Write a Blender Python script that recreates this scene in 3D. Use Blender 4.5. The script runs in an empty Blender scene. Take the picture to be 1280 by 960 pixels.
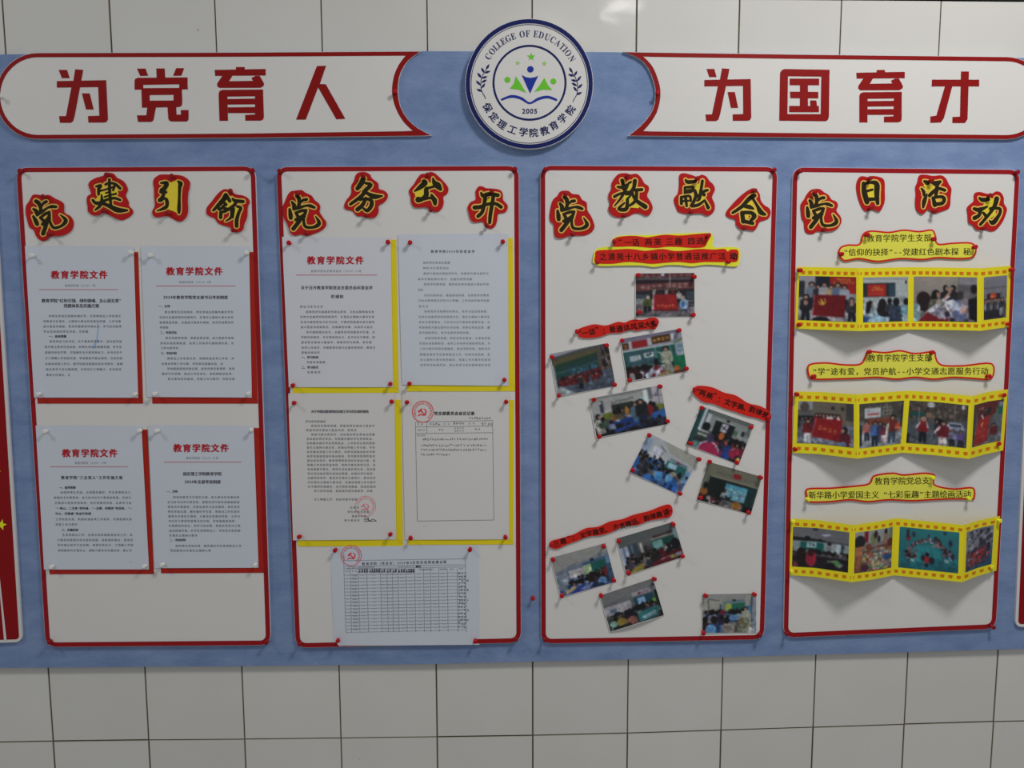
import bpy, bmesh, math, random
import numpy as np
from mathutils import Matrix, Vector

random.seed(7)
rng = np.random.default_rng(11)
S = bpy.context.scene
COL = S.collection

# ------------------------------------------------------------------ camera
F = 1100.0                                   # focal length in pixels of the 1280 px wide frame
CX, CD, CZ = 0.89719, 1.76176, 1.60          # camera: metres along the wall, out from it, above the floor
PA, PB, PC = 0.11995, -0.03518, -0.00296     # pitch, yaw, roll
def _rot(a, b, c):
    Rx = np.array([[1, 0, 0], [0, math.cos(a), -math.sin(a)], [0, math.sin(a), math.cos(a)]])
    Ry = np.array([[math.cos(b), 0, math.sin(b)], [0, 1, 0], [-math.sin(b), 0, math.cos(b)]])
    Rz = np.array([[math.cos(c), -math.sin(c), 0], [math.sin(c), math.cos(c), 0], [0, 0, 1]])
    return Rz @ Rx @ Ry
R = _rot(PA, PB, PC)                         # (right, down, into wall) -> camera
def w2b(v): return Vector((v[0], v[2], -v[1]))
cam = bpy.data.cameras.new('camera')
cam.sensor_fit = 'HORIZONTAL'; cam.sensor_width = 36.0; cam.lens = 36.0 * F / 1280.0
cam.clip_start = 0.05; cam.clip_end = 60
camo = bpy.data.objects.new('camera', cam); COL.objects.link(camo)
xa, ya, za = w2b(R[0]), w2b(-R[1]), w2b(-R[2])
camo.matrix_world = Matrix(((xa.x, ya.x, za.x, CX), (xa.y, ya.y, za.y, -CD), (xa.z, ya.z, za.z, CZ), (0, 0, 0, 1)))
S.camera = camo

# ------------------------------------------------------------------ light
S.view_settings.view_transform = 'Standard'; S.view_settings.look = 'None'
S.view_settings.gamma = 1.0; S.view_settings.exposure = 0.0; S.view_settings.use_curve_mapping = False
world = bpy.data.worlds.new('world'); S.world = world; world.use_nodes = True
bg = world.node_tree.nodes['Background']; bg.inputs[0].default_value = (0.93, 0.97, 1.0, 1); bg.inputs[1].default_value = 0.28
def lamp(name, loc, sx, sy, power, col=(1, 0.97, 0.93)):
    l = bpy.data.lights.new(name, 'AREA'); l.shape = 'RECTANGLE'; l.size = sx; l.size_y = sy
    l.energy = power; l.color = col
    o = bpy.data.objects.new(name, l); o.location = loc; COL.objects.link(o); return o
lamp('ceiling_lamp', (1.85, -1.10, 3.0), 0.38, 0.38, 25.5)
lamp('ceiling_lamp', (-1.15, -1.2, 3.0), 0.38, 0.38, 12.5)
lamp('ceiling_lamp', (1.62, -2.85, 2.95), 0.16, 0.24, 1.6)

# ------------------------------------------------------------------ helpers
def M(px, py, d):
    """point of the photograph's frame -> the wall-parallel plane d metres in front of the tiles"""
    px = np.asarray(px, float); py = np.asarray(py, float); d = np.asarray(d, float) + 0 * px
    c = np.stack([(px - 640) / F, (py - 480) / F, np.ones_like(px)], -1)
    r = c @ R                                 # R.T @ c
    t = (CD - d) / r[..., 2]
    return np.stack([CX + r[..., 0] * t, -d, CZ - r[..., 1] * t], -1)

def lin(c): 
    c = np.asarray(c, float) / 255.0
    return np.where(c <= 0.04045, c / 12.92, ((c + 0.055) / 1.055) ** 2.4)
def alb(c, w=172):
    """colour as seen beside white board of level w -> albedo"""
    return np.clip(lin(c) / lin(w) * 0.80, 0.0, 0.9)

def nt(name):
    m = bpy.data.materials.new(name); m.use_nodes = True
    return m, m.node_tree, m.node_tree.nodes['Principled BSDF']
def mat(name, col, rough=0.55, var=0.06, scale=30, bump=0.0, bscale=200, spec=0.2):
    m, t, p = nt(name)
    col = tuple(float(x) for x in col[:3])
    n = t.nodes.new('ShaderNodeTexNoise'); n.inputs['Scale'].default_value = scale; n.inputs['Detail'].default_value = 4
    g = t.nodes.new('ShaderNodeNewGeometry'); t.links.new(g.outputs['Position'], n.inputs['Vector'])
    mx = t.nodes.new('ShaderNodeMix'); mx.data_type = 'RGBA'
    mx.inputs['A'].default_value = tuple(c * (1 - var) for c in col) + (1,)
    mx.inputs['B'].default_value = tuple(min(1, c * (1 + var)) for c in col) + (1,)
    t.links.new(n.outputs['Fac'], mx.inputs['Factor']); t.links.new(mx.outputs['Result'], p.inputs['Base Color'])
    p.inputs['Roughness'].default_value = rough; p.inputs['Specular IOR Level'].default_value = spec
    if bump:
        n2 = t.nodes.new('ShaderNodeTexNoise'); n2.inputs['Scale'].default_value = bscale; n2.inputs['Detail'].default_value = 5
        t.links.new(g.outputs['Position'], n2.inputs['Vector'])
        b = t.nodes.new('ShaderNodeBump'); b.inputs['Strength'].default_value = bump; b.inputs['Distance'].default_value = 0.002
        t.links.new(n2.outputs['Fac'], b.inputs['Height']); t.links.new(b.outputs['Normal'], p.inputs['Normal'])
    return m

MT = {}
MT['board'] = mat('white_foam_board', (0.78, 0.765, 0.745), 0.5, 0.02, 6)
MT['edge_red'] = mat('red_print', alb((108, 12, 18), 160), 0.42, 0.05, 40)
MT['banner_red'] = mat('banner_red_print', alb((103, 9, 9), 163), 0.42, 0.05, 40)
MT['navy'] = mat('navy_print', alb((14, 22, 68), 166), 0.42, 0.03, 40)
MT['navy_text'] = mat('dark_navy_print', alb((30, 36, 72), 166), 0.42, 0.03, 40)
MT['blue'] = mat('blue_print', alb((22, 38, 115), 166), 0.42, 0.03, 40)
MT['green'] = mat('green_print', alb((80, 150, 36), 166), 0.42, 0.03, 40)
MT['pale_green'] = mat('pale_green_print', alb((115, 155, 85), 166), 0.42, 0.03, 40)
MT['cut_red'] = mat('cutout_red', alb((132, 15, 15), 160), 0.45, 0.08, 60)
MT['cut_yellow'] = mat('cutout_yellow', alb((185, 150, 40), 160), 0.45, 0.18, 60)
MT['cut_line'] = mat('cutout_pale_yellow', alb((180, 138, 66), 160), 0.45, 0.05, 60)
MT['cut_black'] = mat('cutout_black', alb((26, 22, 6), 160), 0.5, 0.3, 120)
MT['card_red'] = mat('red_card', alb((116, 22, 14), 150), 0.6, 0.04, 20)
MT['card_yellow'] = mat('yellow_card', alb((166, 152, 20), 160), 0.6, 0.04, 20)
MT['paper_blue'] = mat('cool_white_paper', (0.67, 0.71, 0.80), 0.75, 0.015, 8)
MT['paper_cool'] = mat('bright_white_paper', (0.71, 0.73, 0.79), 0.75, 0.015, 8)
MT['paper_warm'] = mat('warm_white_paper', (0.74, 0.73, 0.72), 0.75, 0.015, 8)
MT['ink'] = mat('black_ink', alb((66, 66, 74), 165), 0.7, 0.03)
MT['ink_bold'] = mat('bold_black_ink', alb((34, 34, 40), 165), 0.7, 0.03)
MT['ink_grey'] = mat('grey_ink', alb((92, 93, 102), 165), 0.7, 0.03)
MT['ink_pale'] = mat('pale_ink', alb((112, 113, 120), 165), 0.7, 0.03)
MT['ink_red'] = mat('red_ink', alb((125, 16, 24), 150), 0.6, 0.03)
MT['rule_red'] = mat('red_rule_ink', alb((140, 62, 70), 150), 0.6, 0.03)
MT['stamp'] = mat('stamp_red_ink', alb((165, 45, 55), 160), 0.6, 0.03)
MT['stamp_pale'] = mat('pale_stamp_ink', alb((180, 95, 105), 165), 0.6, 0.03)
MT['blue_ink'] = mat('blue_pen_ink', alb((98, 122, 150), 150), 0.6, 0.03)
MT['cap_red'] = mat('caption_red_paper', alb((160, 26, 18), 170), 0.5, 0.05, 30)
MT['cap_yellow'] = mat('caption_yellow_paper', alb((195, 180, 40), 170), 0.5, 0.05, 30)
MT['cap_pale'] = mat('caption_pale_yellow_paper', alb((175, 172, 62), 170), 0.5, 0.04, 30)
MT['cap_text'] = mat('caption_black_print', alb((40, 14, 10), 172), 0.6, 0.03)
MT['cap_text2'] = mat('caption_dark_print', alb((42, 40, 14), 172), 0.6, 0.03)
MT['film'] = mat('film_yellow_paper', alb((182, 168, 28), 170), 0.5, 0.03, 20)
MT['film_mark'] = mat('film_orange_print', alb((165, 92, 12), 170), 0.5, 0.05, 20)
MT['pin_red'] = mat('red_plastic', alb((132, 14, 20), 165), 0.3, 0.03)
MT['pin_dark'] = mat('dark_red_plastic', alb((105, 12, 16), 165), 0.3, 0.03)
MT['pin_white'] = mat('white_plastic', (0.80, 0.80, 0.76), 0.25, 0.02)
MT['pin_yellow'] = mat('yellow_plastic', alb((215, 190, 40), 170), 0.25, 0.03)
MT['trim'] = mat('dark_trim_paint', (0.012, 0.018, 0.014), 0.5, 0.3, 20)
MT['flag'] = mat('flag_red_print', alb((92, 5, 8), 148), 0.45, 0.04, 8)
MT['flag_white'] = mat('flag_white_print', (0.74, 0.72, 0.72), 0.45, 0.02)
MT['star'] = mat('star_yellow_print', alb((205, 190, 30), 158), 0.45, 0.03)
MT['floor'] = mat('floor_tile', (0.35, 0.34, 0.32), 0.4, 0.1, 3)
m, t, p = nt('pin_steel'); p.inputs['Metallic'].default_value = 1; p.inputs['Base Color'].default_value = (.6, .6, .6, 1); p.inputs['Roughness'].default_value = .3
MT['steel'] = m

def photo_mat():
    m, t, p = nt('photo_print')
    a = t.nodes.new('ShaderNodeAttribute'); a.attribute_name = 'print'
    t.links.new(a.outputs['Color'], p.inputs['Base Color'])
    p.inputs['Roughness'].default_value = 0.38; p.inputs['Specular IOR Level'].default_value = 0.4
    return m
MT['photo'] = photo_mat()

def tile_mat():
    m, t, p = nt('glazed_white_tile')
    g = t.nodes.new('ShaderNodeNewGeometry')
    oi = t.nodes.new('ShaderNodeObjectInfo')
    n = t.nodes.new('ShaderNodeTexNoise'); n.inputs['Scale'].default_value = 5; n.inputs['Detail'].default_value = 3
    t.links.new(g.outputs['Position'], n.inputs['Vector'])
    r = t.nodes.new('ShaderNodeValToRGB'); r.color_ramp.elements[0].color = (.68, .67, .63, 1); r.color_ramp.elements[1].color = (.75, .74, .71, 1)
    t.links.new(n.outputs['Fac'], r.inputs['Fac'])
    # small chips and specks of dirt
    v = t.nodes.new('ShaderNodeTexVoronoi'); v.inputs['Scale'].default_value = 11; v.inputs['Randomness'].default_value = 1
    t.links.new(g.outputs['Position'], v.inputs['Vector'])
    lt = t.nodes.new('ShaderNodeMath'); lt.operation = 'LESS_THAN'; lt.inputs[1].default_value = 0.022
    t.links.new(v.outputs['Distance'], lt.inputs[0])
    mx = t.nodes.new('ShaderNodeMix'); mx.data_type = 'RGBA'; mx.inputs['B'].default_value = (.42, .41, .38, 1)
    t.links.new(lt.outputs[0], mx.inputs['Factor']); t.links.new(r.outputs['Color'], mx.inputs['A'])
    hv = t.nodes.new('ShaderNodeHueSaturation'); 
    ma = t.nodes.new('ShaderNodeMapRange'); ma.inputs['To Min'].default_value = .97; ma.inputs['To Max'].default_value = 1.03
    t.links.new(oi.outputs['Random'], ma.inputs['Value']); t.links.new(ma.outputs['Result'], hv.inputs['Value'])
    t.links.new(mx.outputs['Result'], hv.inputs['Color']); t.links.new(hv.outputs['Color'], p.inputs['Base Color'])
    p.inputs['Roughness'].default_value = 0.08; p.inputs['Specular IOR Level'].default_value = 0.45
    n2 = t.nodes.new('ShaderNodeTexNoise'); n2.inputs['Scale'].default_value = 14; t.links.new(g.outputs['Position'], n2.inputs['Vector'])
    b = t.nodes.new('ShaderNodeBump'); b.inputs['Strength'].default_value = .25; b.inputs['Distance'].default_value = .002
    t.links.new(n2.outputs['Fac'], b.inputs['Height']); t.links.new(b.outputs['Normal'], p.inputs['Normal'])
    return m
MT['tile'] = tile_mat()
MT['tile_edge'] = mat('unglazed_tile_edge', (0.42, 0.39, 0.33), 0.85, 0.2, 20)
MT['grout'] = mat('dirty_grout', (0.135, 0.115, 0.085), 0.9, 0.45, 22, 0.5, 300)

def felt_mat():
    m, t, p = nt('blue_felt')
    g = t.nodes.new('ShaderNodeNewGeometry')
    n = t.nodes.new('ShaderNodeTexNoise'); n.inputs['Scale'].default_value = 16; n.inputs['Detail'].default_value = 8; n.inputs['Roughness'].default_value = .7
    mp = t.nodes.new('ShaderNodeMapping'); mp.inputs['Scale'].default_value = (0.7, 1, 1.6)
    t.links.new(g.outputs['Position'], mp.inputs['Vector']); t.links.new(mp.outputs['Vector'], n.inputs['Vector'])
    r = t.nodes.new('ShaderNodeValToRGB')
    r.color_ramp.elements[0].position = .3; r.color_ramp.elements[0].color = (.165, .245, .45, 1)
    r.color_ramp.elements[1].position = .72; r.color_ramp.elements[1].color = (.265, .36, .585, 1)
    t.links.new(n.outputs['Fac'], r.inputs['Fac']); t.links.new(r.outputs['Color'], p.inputs['Base Color'])
    p.inputs['Roughness'].default_value = .95; p.inputs['Specular IOR Level'].default_value = .1
    n2 = t.nodes.new('ShaderNodeTexNoise'); n2.inputs['Scale'].default_value = 260; n2.inputs['Detail'].default_value = 3
    t.links.new(g.outputs['Position'], n2.inputs['Vector'])
    b = t.nodes.new('ShaderNodeBump'); b.inputs['Strength'].default_value = .5; b.inputs['Distance'].default_value = .001
    t.links.new(n2.outputs['Fac'], b.inputs['Height']); t.links.new(b.outputs['Normal'], p.inputs['Normal'])
    return m
MT['felt'] = felt_mat()

def link(name, verts, faces, material, parent=None, smooth=False, loc=None):
    """one mesh object; verts in world metres; a root's origin goes to its middle"""
    verts = np.asarray(verts, float)
    if parent is not None: o0 = np.array(parent['_o'])
    else: o0 = (verts.min(0) + verts.max(0)) / 2 if loc is None else np.array(loc)
    me = bpy.data.meshes.new(name)
    me.from_pydata((verts - o0).tolist(), [], faces)
    mats = material if isinstance(material, list) else [material]
    for mm in mats: me.materials.append(MT[mm])
    if smooth:
        me.polygons.foreach_set('use_smooth', [True] * len(me.polygons))
    o = bpy.data.objects.new(name, me); COL.objects.link(o)
    if parent is not None:
        o.parent = parent; o['_o'] = list(map(float, o0))
    else:
        o.location = o0; o['_o'] = list(map(float, o0))
    return o
def tag(o, label, cat, group=None):
    o['label'] = label; o['category'] = cat
    if group: o['group'] = group
    n = len(label.split())
    if n < 4 or n > 16: print('LABEL LENGTH', n, label)
    return o
def structure(o): o['kind'] = 'structure'; return o

def catmull(pts, n=5, closed=True):
    P = np.array(pts, float); N = len(P); out = []
    for i in range(N if closed else N - 1):
        if closed: a, b, c, d = P[i - 1], P[i], P[(i + 1) % N], P[(i + 2) % N]
        else: a, b, c, d = P[max(i - 1, 0)], P[i], P[i + 1], P[min(i + 2, N - 1)]
        for k in range(n):
            u = k / n
            out.append(0.5 * ((2 * b) + (-a + c) * u + (2 * a - 5 * b + 4 * c - d) * u * u + (-a + 3 * b - 3 * c + d) * u ** 3))
    if not closed: out.append(P[-1])
    return np.array(out)
def resample(pts, n):
    P = np.array(pts, float); s = np.r_[0, np.cumsum(np.hypot(*np.diff(P, axis=0).T[:2]))]
    q = np.linspace(0, s[-1], n)
    return np.stack([np.interp(q, s, P[:, k]) for k in range(P.shape[1])], -1)

def slab(name, pts, d0, d1, material, parent=None):
    """board or card with the outline pts (frame px on its front face), d0..d1 metres off the tiles"""
    P = np.array(pts, float); n = len(P)
    f = M(P[:, 0], P[:, 1], d1); b = f.copy(); b[:, 1] = -d0
    V = np.vstack([f, b])
    a = P[:, 0] * np.roll(P[:, 1], -1) - np.roll(P[:, 0], -1) * P[:, 1]
    order = list(range(n)) if a.sum() < 0 else list(range(n))[::-1]
    faces = [order, [n + i for i in order[::-1]]]
    for k in range(n):
        i, j = order[k], order[(k + 1) % n]
        faces.append([j, i, n + i, n + j])
    return link(name, V, faces, material, parent)

_gl = {}
def glyph(ch, res=1):
    k = (ch, res)
    if k in _gl: return _gl[k]
    c = bpy.data.curves.new('g', 'FONT'); c.body = ch; c.size = 1; c.resolution_u = res
    o = bpy.data.objects.new('g', c); COL.objects.link(o)
    dg = bpy.context.evaluated_depsgraph_get(); ev = o.evaluated_get(dg)
    me = bpy.data.meshes.new_from_object(ev)
    n = len(me.vertices); v = np.zeros(n * 3); me.vertices.foreach_get('co', v); v = v.reshape(-1, 3)[:, :2]
    fs = [list(p.vertices) for p in me.polygons]
    COL.objects.unlink(o); bpy.data.objects.remove(o); bpy.data.curves.remove(c); bpy.data.meshes.remove(me)
    _gl[k] = (v, fs); return _gl[k]

class G:
    """flat print: shapes in frame px that are laid on a surface"""
    def __init__(s): s.v = []; s.f = []; s.n = 0; s.z = []; s.k = 0
    def add(s, v, f, z=None):
        v = np.asarray(v, float)
        if len(v) == 0: return
        s.k += 1
        if z is None: z = (s.k % 24) * 1.2e-5          # pieces that overlap never share a plane
        s.v.append(v); s.f += [[i + s.n for i in q] for q in f]; s.n += len(v); s.z.append(np.full(len(v), z))
    def poly(s, pts):
        P = np.array(pts, float)
        a = (P[:, 0] * np.roll(P[:, 1], -1) - np.roll(P[:, 0], -1) * P[:, 1]).sum()
        if a > 0: P = P[::-1]
        s.add(P, [list(range(len(P)))])
    def ring(s, A, B):
        A = np.asarray(A, float); B = np.asarray(B, float); n = len(A)
        s.add(np.vstack([A, B]), [[i, i + n, (i + 1) % n + n, (i + 1) % n] for i in range(n)])
    def ell(s, x, y, rx, ry=None, n=20):
        ry = ry or rx; t = np.linspace(0, 2 * math.pi, n, endpoint=False)
        s.poly(np.stack([x + rx * np.cos(t), y + ry * np.sin(t)], -1))
    def circle_line(s, x, y, r, w, n=56, ry=None):
        t = np.linspace(0, 2 * math.pi, n, endpoint=False); k = (ry or r) / r
        a = np.stack([np.cos(t), np.sin(t) * k], -1)
        s.ring(np.array([x, y]) + a * (r - w / 2), np.array([x, y]) + a * (r + w / 2))
    def stroke(s, pts, grow=0.0, seg=4):
        P = np.array(pts, float)
        if len(P) > 2: P = catmull(P, seg, False)
        n = len(P); T = np.gradient(P[:, :2], axis=0); T /= (np.hypot(T[:, 0], T[:, 1])[:, None] + 1e-9)
        N = np.stack([-T[:, 1], T[:, 0]], -1); w = np.maximum(P[:, 2], 0.5) / 2 + grow
        L = P[:, :2] + N * w[:, None]; Q = P[:, :2] - N * w[:, None]
        cap1 = []; cap0 = []
        for k in range(1, 6):
            a = math.pi * k / 6
            cap1.append(P[-1, :2] + w[-1] * (N[-1] * math.cos(a) + T[-1] * math.sin(a)))
            cap0.append(P[0, :2] + w[0] * (-N[0] * math.cos(a) - T[0] * math.sin(a)))
        s.add(np.vstack([L, Q]), [[i, i + 1, i + 1 + n, i + n] for i in range(n - 1)])
        s.poly(np.vstack([[L[-1]], cap1, [Q[-1]]])); s.poly(np.vstack([[Q[0]], cap0, [L[0]]]))
    def line(s, x0, y0, x1, y1, w, n=8):
        t = np.linspace(0, 1, n + 1); X = x0 + (x1 - x0) * t; Y = y0 + (y1 - y0) * t
        L = math.hypot(x1 - x0, y1 - y0); nx, ny = -(y1 - y0) / L * w / 2, (x1 - x0) / L * w / 2
        V = np.vstack([np.stack([X + nx, Y + ny], -1), np.stack([X - nx, Y - ny], -1)])
        s.add(V, [[i, i + 1, i + 2 + n, i + 1 + n] for i in range(n)])
    def glyph(s, ch, x, y, em, ang=0.0, bold=0.0, sx=1.0):
        v, f = glyph(ch, 1 if em < 4.5 else (2 if em < 7 else 4))
        if len(v) == 0: return
        if bold > 0:
            ca, sa = math.cos(ang) * em * bold, math.sin(ang) * em * bold
            offs = [(-ca, -sa), (ca, sa)] if bold < 0.02 else [(-ca - sa * .6, -sa + ca * .6), (ca - sa * .6, sa + ca * .6), (-ca + sa * .6, -sa - ca * .6), (ca + sa * .6, sa - ca * .6)]
        else: offs = [(0, 0)]
        cj = 0x2e00 < ord(ch) < 0x1D000
        cx = 0.5 if cj else (v[:, 0].min() + v[:, 0].max()) / 2
        cy = 0.38 if (cj or ch in '“”') else 0.33
        a = (v[:, 0] - cx) * em * sx; b = -(v[:, 1] - cy) * em
        W = np.stack([x + a * math.cos(ang) - b * math.sin(ang), y + a * math.sin(ang) + b * math.cos(ang)], -1)
        for q, o in enumerate(offs): s.add(W + np.array(o), f, q * 2.5e-5)
    def text(s, txt, x0, y0, x1, y1, em=None, bold=0.0):
        W = [0.5 if c == ' ' else (0.58 if ord(c) < 0x2e00 else 1.0) for c in txt]
        L = math.hypot(x1 - x0, y1 - y0); p = L / sum(W); ang = math.atan2(y1 - y0, x1 - x0)
        em = em or p * 0.98; a = 0
        for c, w in zip(txt, W):
            u = (a + w / 2) * p / L; a += w
            if c != ' ': s.glyph(c, x0 + (x1 - x0) * u, y0 + (y1 - y0) * u, em, ang, bold)
    def star(s, x, y, r, rot=0.0):
        P = []
        for k in range(10):
            a = rot - math.pi / 2 + k * math.pi / 5; q = r if k % 2 == 0 else r * 0.42
            P.append((x + q * math.cos(a), y + q * math.sin(a)))
        s.poly(P)
    def build(s, name, material, parent, dfun, lift=0.0004):
        V = np.vstack(s.v)
        d = dfun(V[:, 0], V[:, 1]) if callable(dfun) else dfun
        return link(name, M(V[:, 0], V[:, 1], np.asarray(d) + lift + np.concatenate(s.z)), s.f, material, parent)

def hammer_sickle(g, x, y, r, w=0.22):
    """crossed hammer and sickle, r = half size in px"""
    A = [(x + r * (0.15 + 0.78 * math.cos(a)), y + r * (-0.05 + 0.78 * math.sin(a)), r * w * (0.5 + 0.9 * math.sin((a + 1.25) / 3.9 * math.pi) ** 1)) for a in np.linspace(-1.25, 2.4, 9)]
    g.stroke(A, 0, 2)
    g.stroke([(x - 0.45 * r, y + 0.55 * r, r * w), (x - 0.85 * r, y + 0.85 * r, r * w * 1.2)])
    g.stroke([(x - 0.35 * r, y - 0.35 * r, r * w), (x + 0.75 * r, y + 0.8 * r, r * w)])
    g.stroke([(x - 0.75 * r, y - 0.1 * r, r * w * 1.7), (x - 0.15 * r, y - 0.65 * r, r * w * 1.7)])

# ------------------------------------------------------------------ setting: wall, tiles, trim, floor
D_TILE = 0.0
def box(name, x0, x1, y0, y1, z0, z1, material, parent=None):
    V = [(x, y, z) for x in (x0, x1) for y in (y0, y1) for z in (z0, z1)]
    Fc = [[0, 1, 3, 2], [4, 6, 7, 5], [0, 4, 5, 1], [2, 3, 7, 6], [0, 2, 6, 4], [1, 5, 7, 3]]
    return link(name, V, Fc, material, parent)
wall = structure(box('wall_back', -1.6, 3.6, 0.0020, 0.12, 0.0, 2.1345, 'grout'))
fl = structure(box('floor', -1.6, 3.6, -3.6, 0.12, -0.06, 0.0, 'floor'))
tr = structure(box('trim_1', -1.6, 3.6, -0.002, 0.12, 2.1350, 2.30, 'trim'))

TOPX = [(7, 67), (140, 66), (271, 66), (402.8, 63), (534.4, 63), (665, 22), (795.3, 63), (923, 64), (1049.5, 67), (1173, 69)]
BOTX = [(60, 835), (181, 835), (302, 833), (423.7, 832), (545, 831), (666, 828), (785.5, 824), (903.7, 822), (1020, 818), (1135, 815), (1248, 811)]
XT = {}
for i in range(-8, 19):
    if 0 <= i < 10: XT[i] = float(M(*TOPX[i], 0)[0])
    elif i == 10: XT[i] = 1.999
    else: XT[i] = 0.2 * i
XB = {i: (float(M(*BOTX[i], 0)[0]) if 0 <= i <= 10 else 0.2 * i) for i in range(-8, 19)}
JY = np.array([(0, 927.5), (187, 925), (320, 924), (640, 920), (785, 916.5), (960, 911), (1129, 905.5), (1280, 901)], float)
_j = M(JY[:, 0], JY[:, 1], 0)
def joint_z(row, x):
    z = 2.1345 - (0.2975 * row if row else 0)
    if row >= 5:
        z = float(np.interp(x, _j[:, 0], _j[:, 2])) - 0.2975 * (row - 5)
    return z
def joint_x(i, row):
    u = row / 5.0
    return XT[i] * (1 - u) + XB[i] * u
for row in range(7):
    for i in range(-8, 18):
        if 1 <= row <= 3 and -0.62 < 0.2 * i < 2.32: continue      # wholly behind the felt board
        g = 0.0011; bv = 0.0006
        c = [(joint_x(i, row), joint_z(row, joint_x(i, row))), (joint_x(i + 1, row), joint_z(row, joint_x(i + 1, row))),
             (joint_x(i + 1, row + 1), joint_z(row + 1, joint_x(i + 1, row + 1))), (joint_x(i, row + 1), joint_z(row + 1, joint_x(i, row + 1)))]
        sg = [(1, -1), (-1, -1), (-1, 1), (1, 1)]
        proud = random.uniform(-0.0003, 0.0003)
        gx = g + random.uniform(-.0003, .0004)
        V = []
        for e, y in ((gx + bv, -proud), (gx, bv - proud), (gx, 0.004)):
            V += [(c[k][0] + sg[k][0] * e, y, c[k][1] + sg[k][1] * e) for k in range(4)]
        Fc = [[3, 2, 1, 0]]
        for r_ in (0, 4):
            for k in range(4):
                a, b = r_ + k, r_ + (k + 1) % 4
                Fc.append([a, b, b + 4, a + 4])
        ob = link('tile', V, Fc, ['tile', 'tile_edge'], wall)
        for q in ob.data.polygons: q.material_index = 0 if q.index == 0 else 1

# ------------------------------------------------------------------ blue felt display board
D_FELT = 0.009
felt_top = [(-520, 84), (-250, 74), (8, 68), (260, 66), (530, 64), (740, 65), (1000, 68), (1280, 72.5), (1500, 77), (1760, 84)]
felt_bot = [(1760, 800), (1500, 806), (1280, 811), (1120, 815.5), (960, 819.7), (800, 824), (660, 827), (545, 830), (320, 832.5), (0, 835), (-250, 838), (-520, 842)]
felt = slab('display_board', felt_top + felt_bot, 0.0005, D_FELT, 'felt')
tag(felt, 'long blue felt display board mounted on the white tiled wall', 'board')

# ------------------------------------------------------------------ pins
PIN = []
def lathe(prof, n=12):
    V = []; Fc = []
    for (r, y) in prof:
        for k in range(n):
            a = 2 * math.pi * k / n; V.append((r * math.cos(a), -y, r * math.sin(a)))
    for i in range(len(prof) - 1):
        for k in range(n):
            a, b = i * n + k, i * n + (k + 1) % n
            Fc.append([a, a + n, b + n, b])
    Fc.append(list(range((len(prof) - 1) * n, len(prof) * n))[::-1])
    Fc.append(list(range(n)))
    return V, Fc
_pm = {}
def pin_mesh(col):
    if col in _pm: return _pm[col]
    V, Fc = lathe([(a_ * .88, b_ * .80) for a_, b_ in [(0.0005, 0.0018), (0.0040, 0.0020), (0.0044, 0.0028), (0.0040, 0.0036), (0.0026, 0.0046), (0.0023, 0.0080), (0.0030, 0.0108), (0.0046, 0.0118), (0.0052, 0.0132), (0.0048, 0.0144), (0.0032, 0.0150)]])
    me = bpy.data.meshes.new('push_pin'); me.from_pydata(V, [], Fc); me.materials.append(MT[col])
    for q in me.polygons: q.use_smooth = len(q.vertices) == 4
    V2, F2 = lathe([(0.00055, -0.0045), (0.00055, 0.0025)], 6)
    m2 = bpy.data.meshes.new('needle'); m2.from_pydata(V2, [], F2); m2.materials.append(MT['steel'])
    _pm[col] = (me, m2); return _pm[col]
def pin(x, y, d, col, label, group=None, tilt=0.16):
    h = 0.0095
    c = M(x, y, d + h)
    me, m2 = pin_mesh(col)
    o = bpy.data.objects.new('push_pin', me); COL.objects.link(o)
    o.location = (float(c[0]), -d, float(c[2]))
    o.rotation_euler = (random.uniform(-tilt, tilt * 0.4), 0, random.uniform(-tilt, tilt))
    n = bpy.data.objects.new('needle', m2); COL.objects.link(n); n.parent = o
    tag(o, label, 'pin', group or 'push pins on the display board')
    return o
CN = ['top left', 'top right', 'bottom right', 'bottom left']
def pins4(host, pts, d, col='pin_red', names=CN):
    cn = {'pin_dark': 'dark red', 'pin_red': 'red', 'pin_white': 'white', 'pin_yellow': 'yellow'}[col]
    for nm, q in zip(names, pts):
        if q is None: continue
        dd = d(np.array([q[0]]), np.array([q[1]]))[0] if callable(d) else d
        pin(q[0], q[1], float(dd) + 0.0004, col, f'{cn} push pin at the {nm} of {host}')

# ------------------------------------------------------------------ slogan banners
D_BAN = 0.0145
def banner(outer, inner, label):
    b = slab('slogan_banner', outer, D_FELT, D_BAN, 'board')
    tag(b, label, 'sign', 'slogan banners along the top of the blue board')
    g = G(); o = np.array(outer); i_ = np.array(inner)
    c = o.mean(0); o2 = o + (i_ - o) * 0.07
    g.ring(o2, i_) if False else g.ring(i_, o2)
    g.build('red_border', 'banner_red', b, D_BAN)
    return b
def arc(cx, cy, rx, ry, a0, a1, n):
    t = np.linspace(a0, a1, n); return np.stack([cx + rx * np.cos(t), cy + ry * np.sin(t)], -1)
def path(*parts): return np.vstack([np.asarray(p_, float) for p_ in parts])
NS = 16
Lo = path(resample([(47, 66), (280, 65.5), (520, 64)], 8), resample(catmull([(526.5, 64), (511, 75), (500.5, 92), (497.5, 115.5), (503, 139), (519, 158), (540, 169.3)], 4, False), NS),
          resample([(530, 170), (300, 172.5), (47, 174)], 8), arc(47, 120, 52.5, 54, math.pi / 2, math.pi * 1.5, 22)[1:-1])
Li = path(resample([(47, 71.5), (280, 71), (498, 69.6)], 8), resample(catmull([(507, 69.6), (499, 80), (492.5, 95), (490, 115.5), (495, 136), (505, 153), (516, 163.4)], 4, False), NS),
          resample([(505, 164), (300, 167), (47, 168.6)], 8), arc(47, 120, 47, 48.5, math.pi / 2, math.pi * 1.5, 22)[1:-1])
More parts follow.
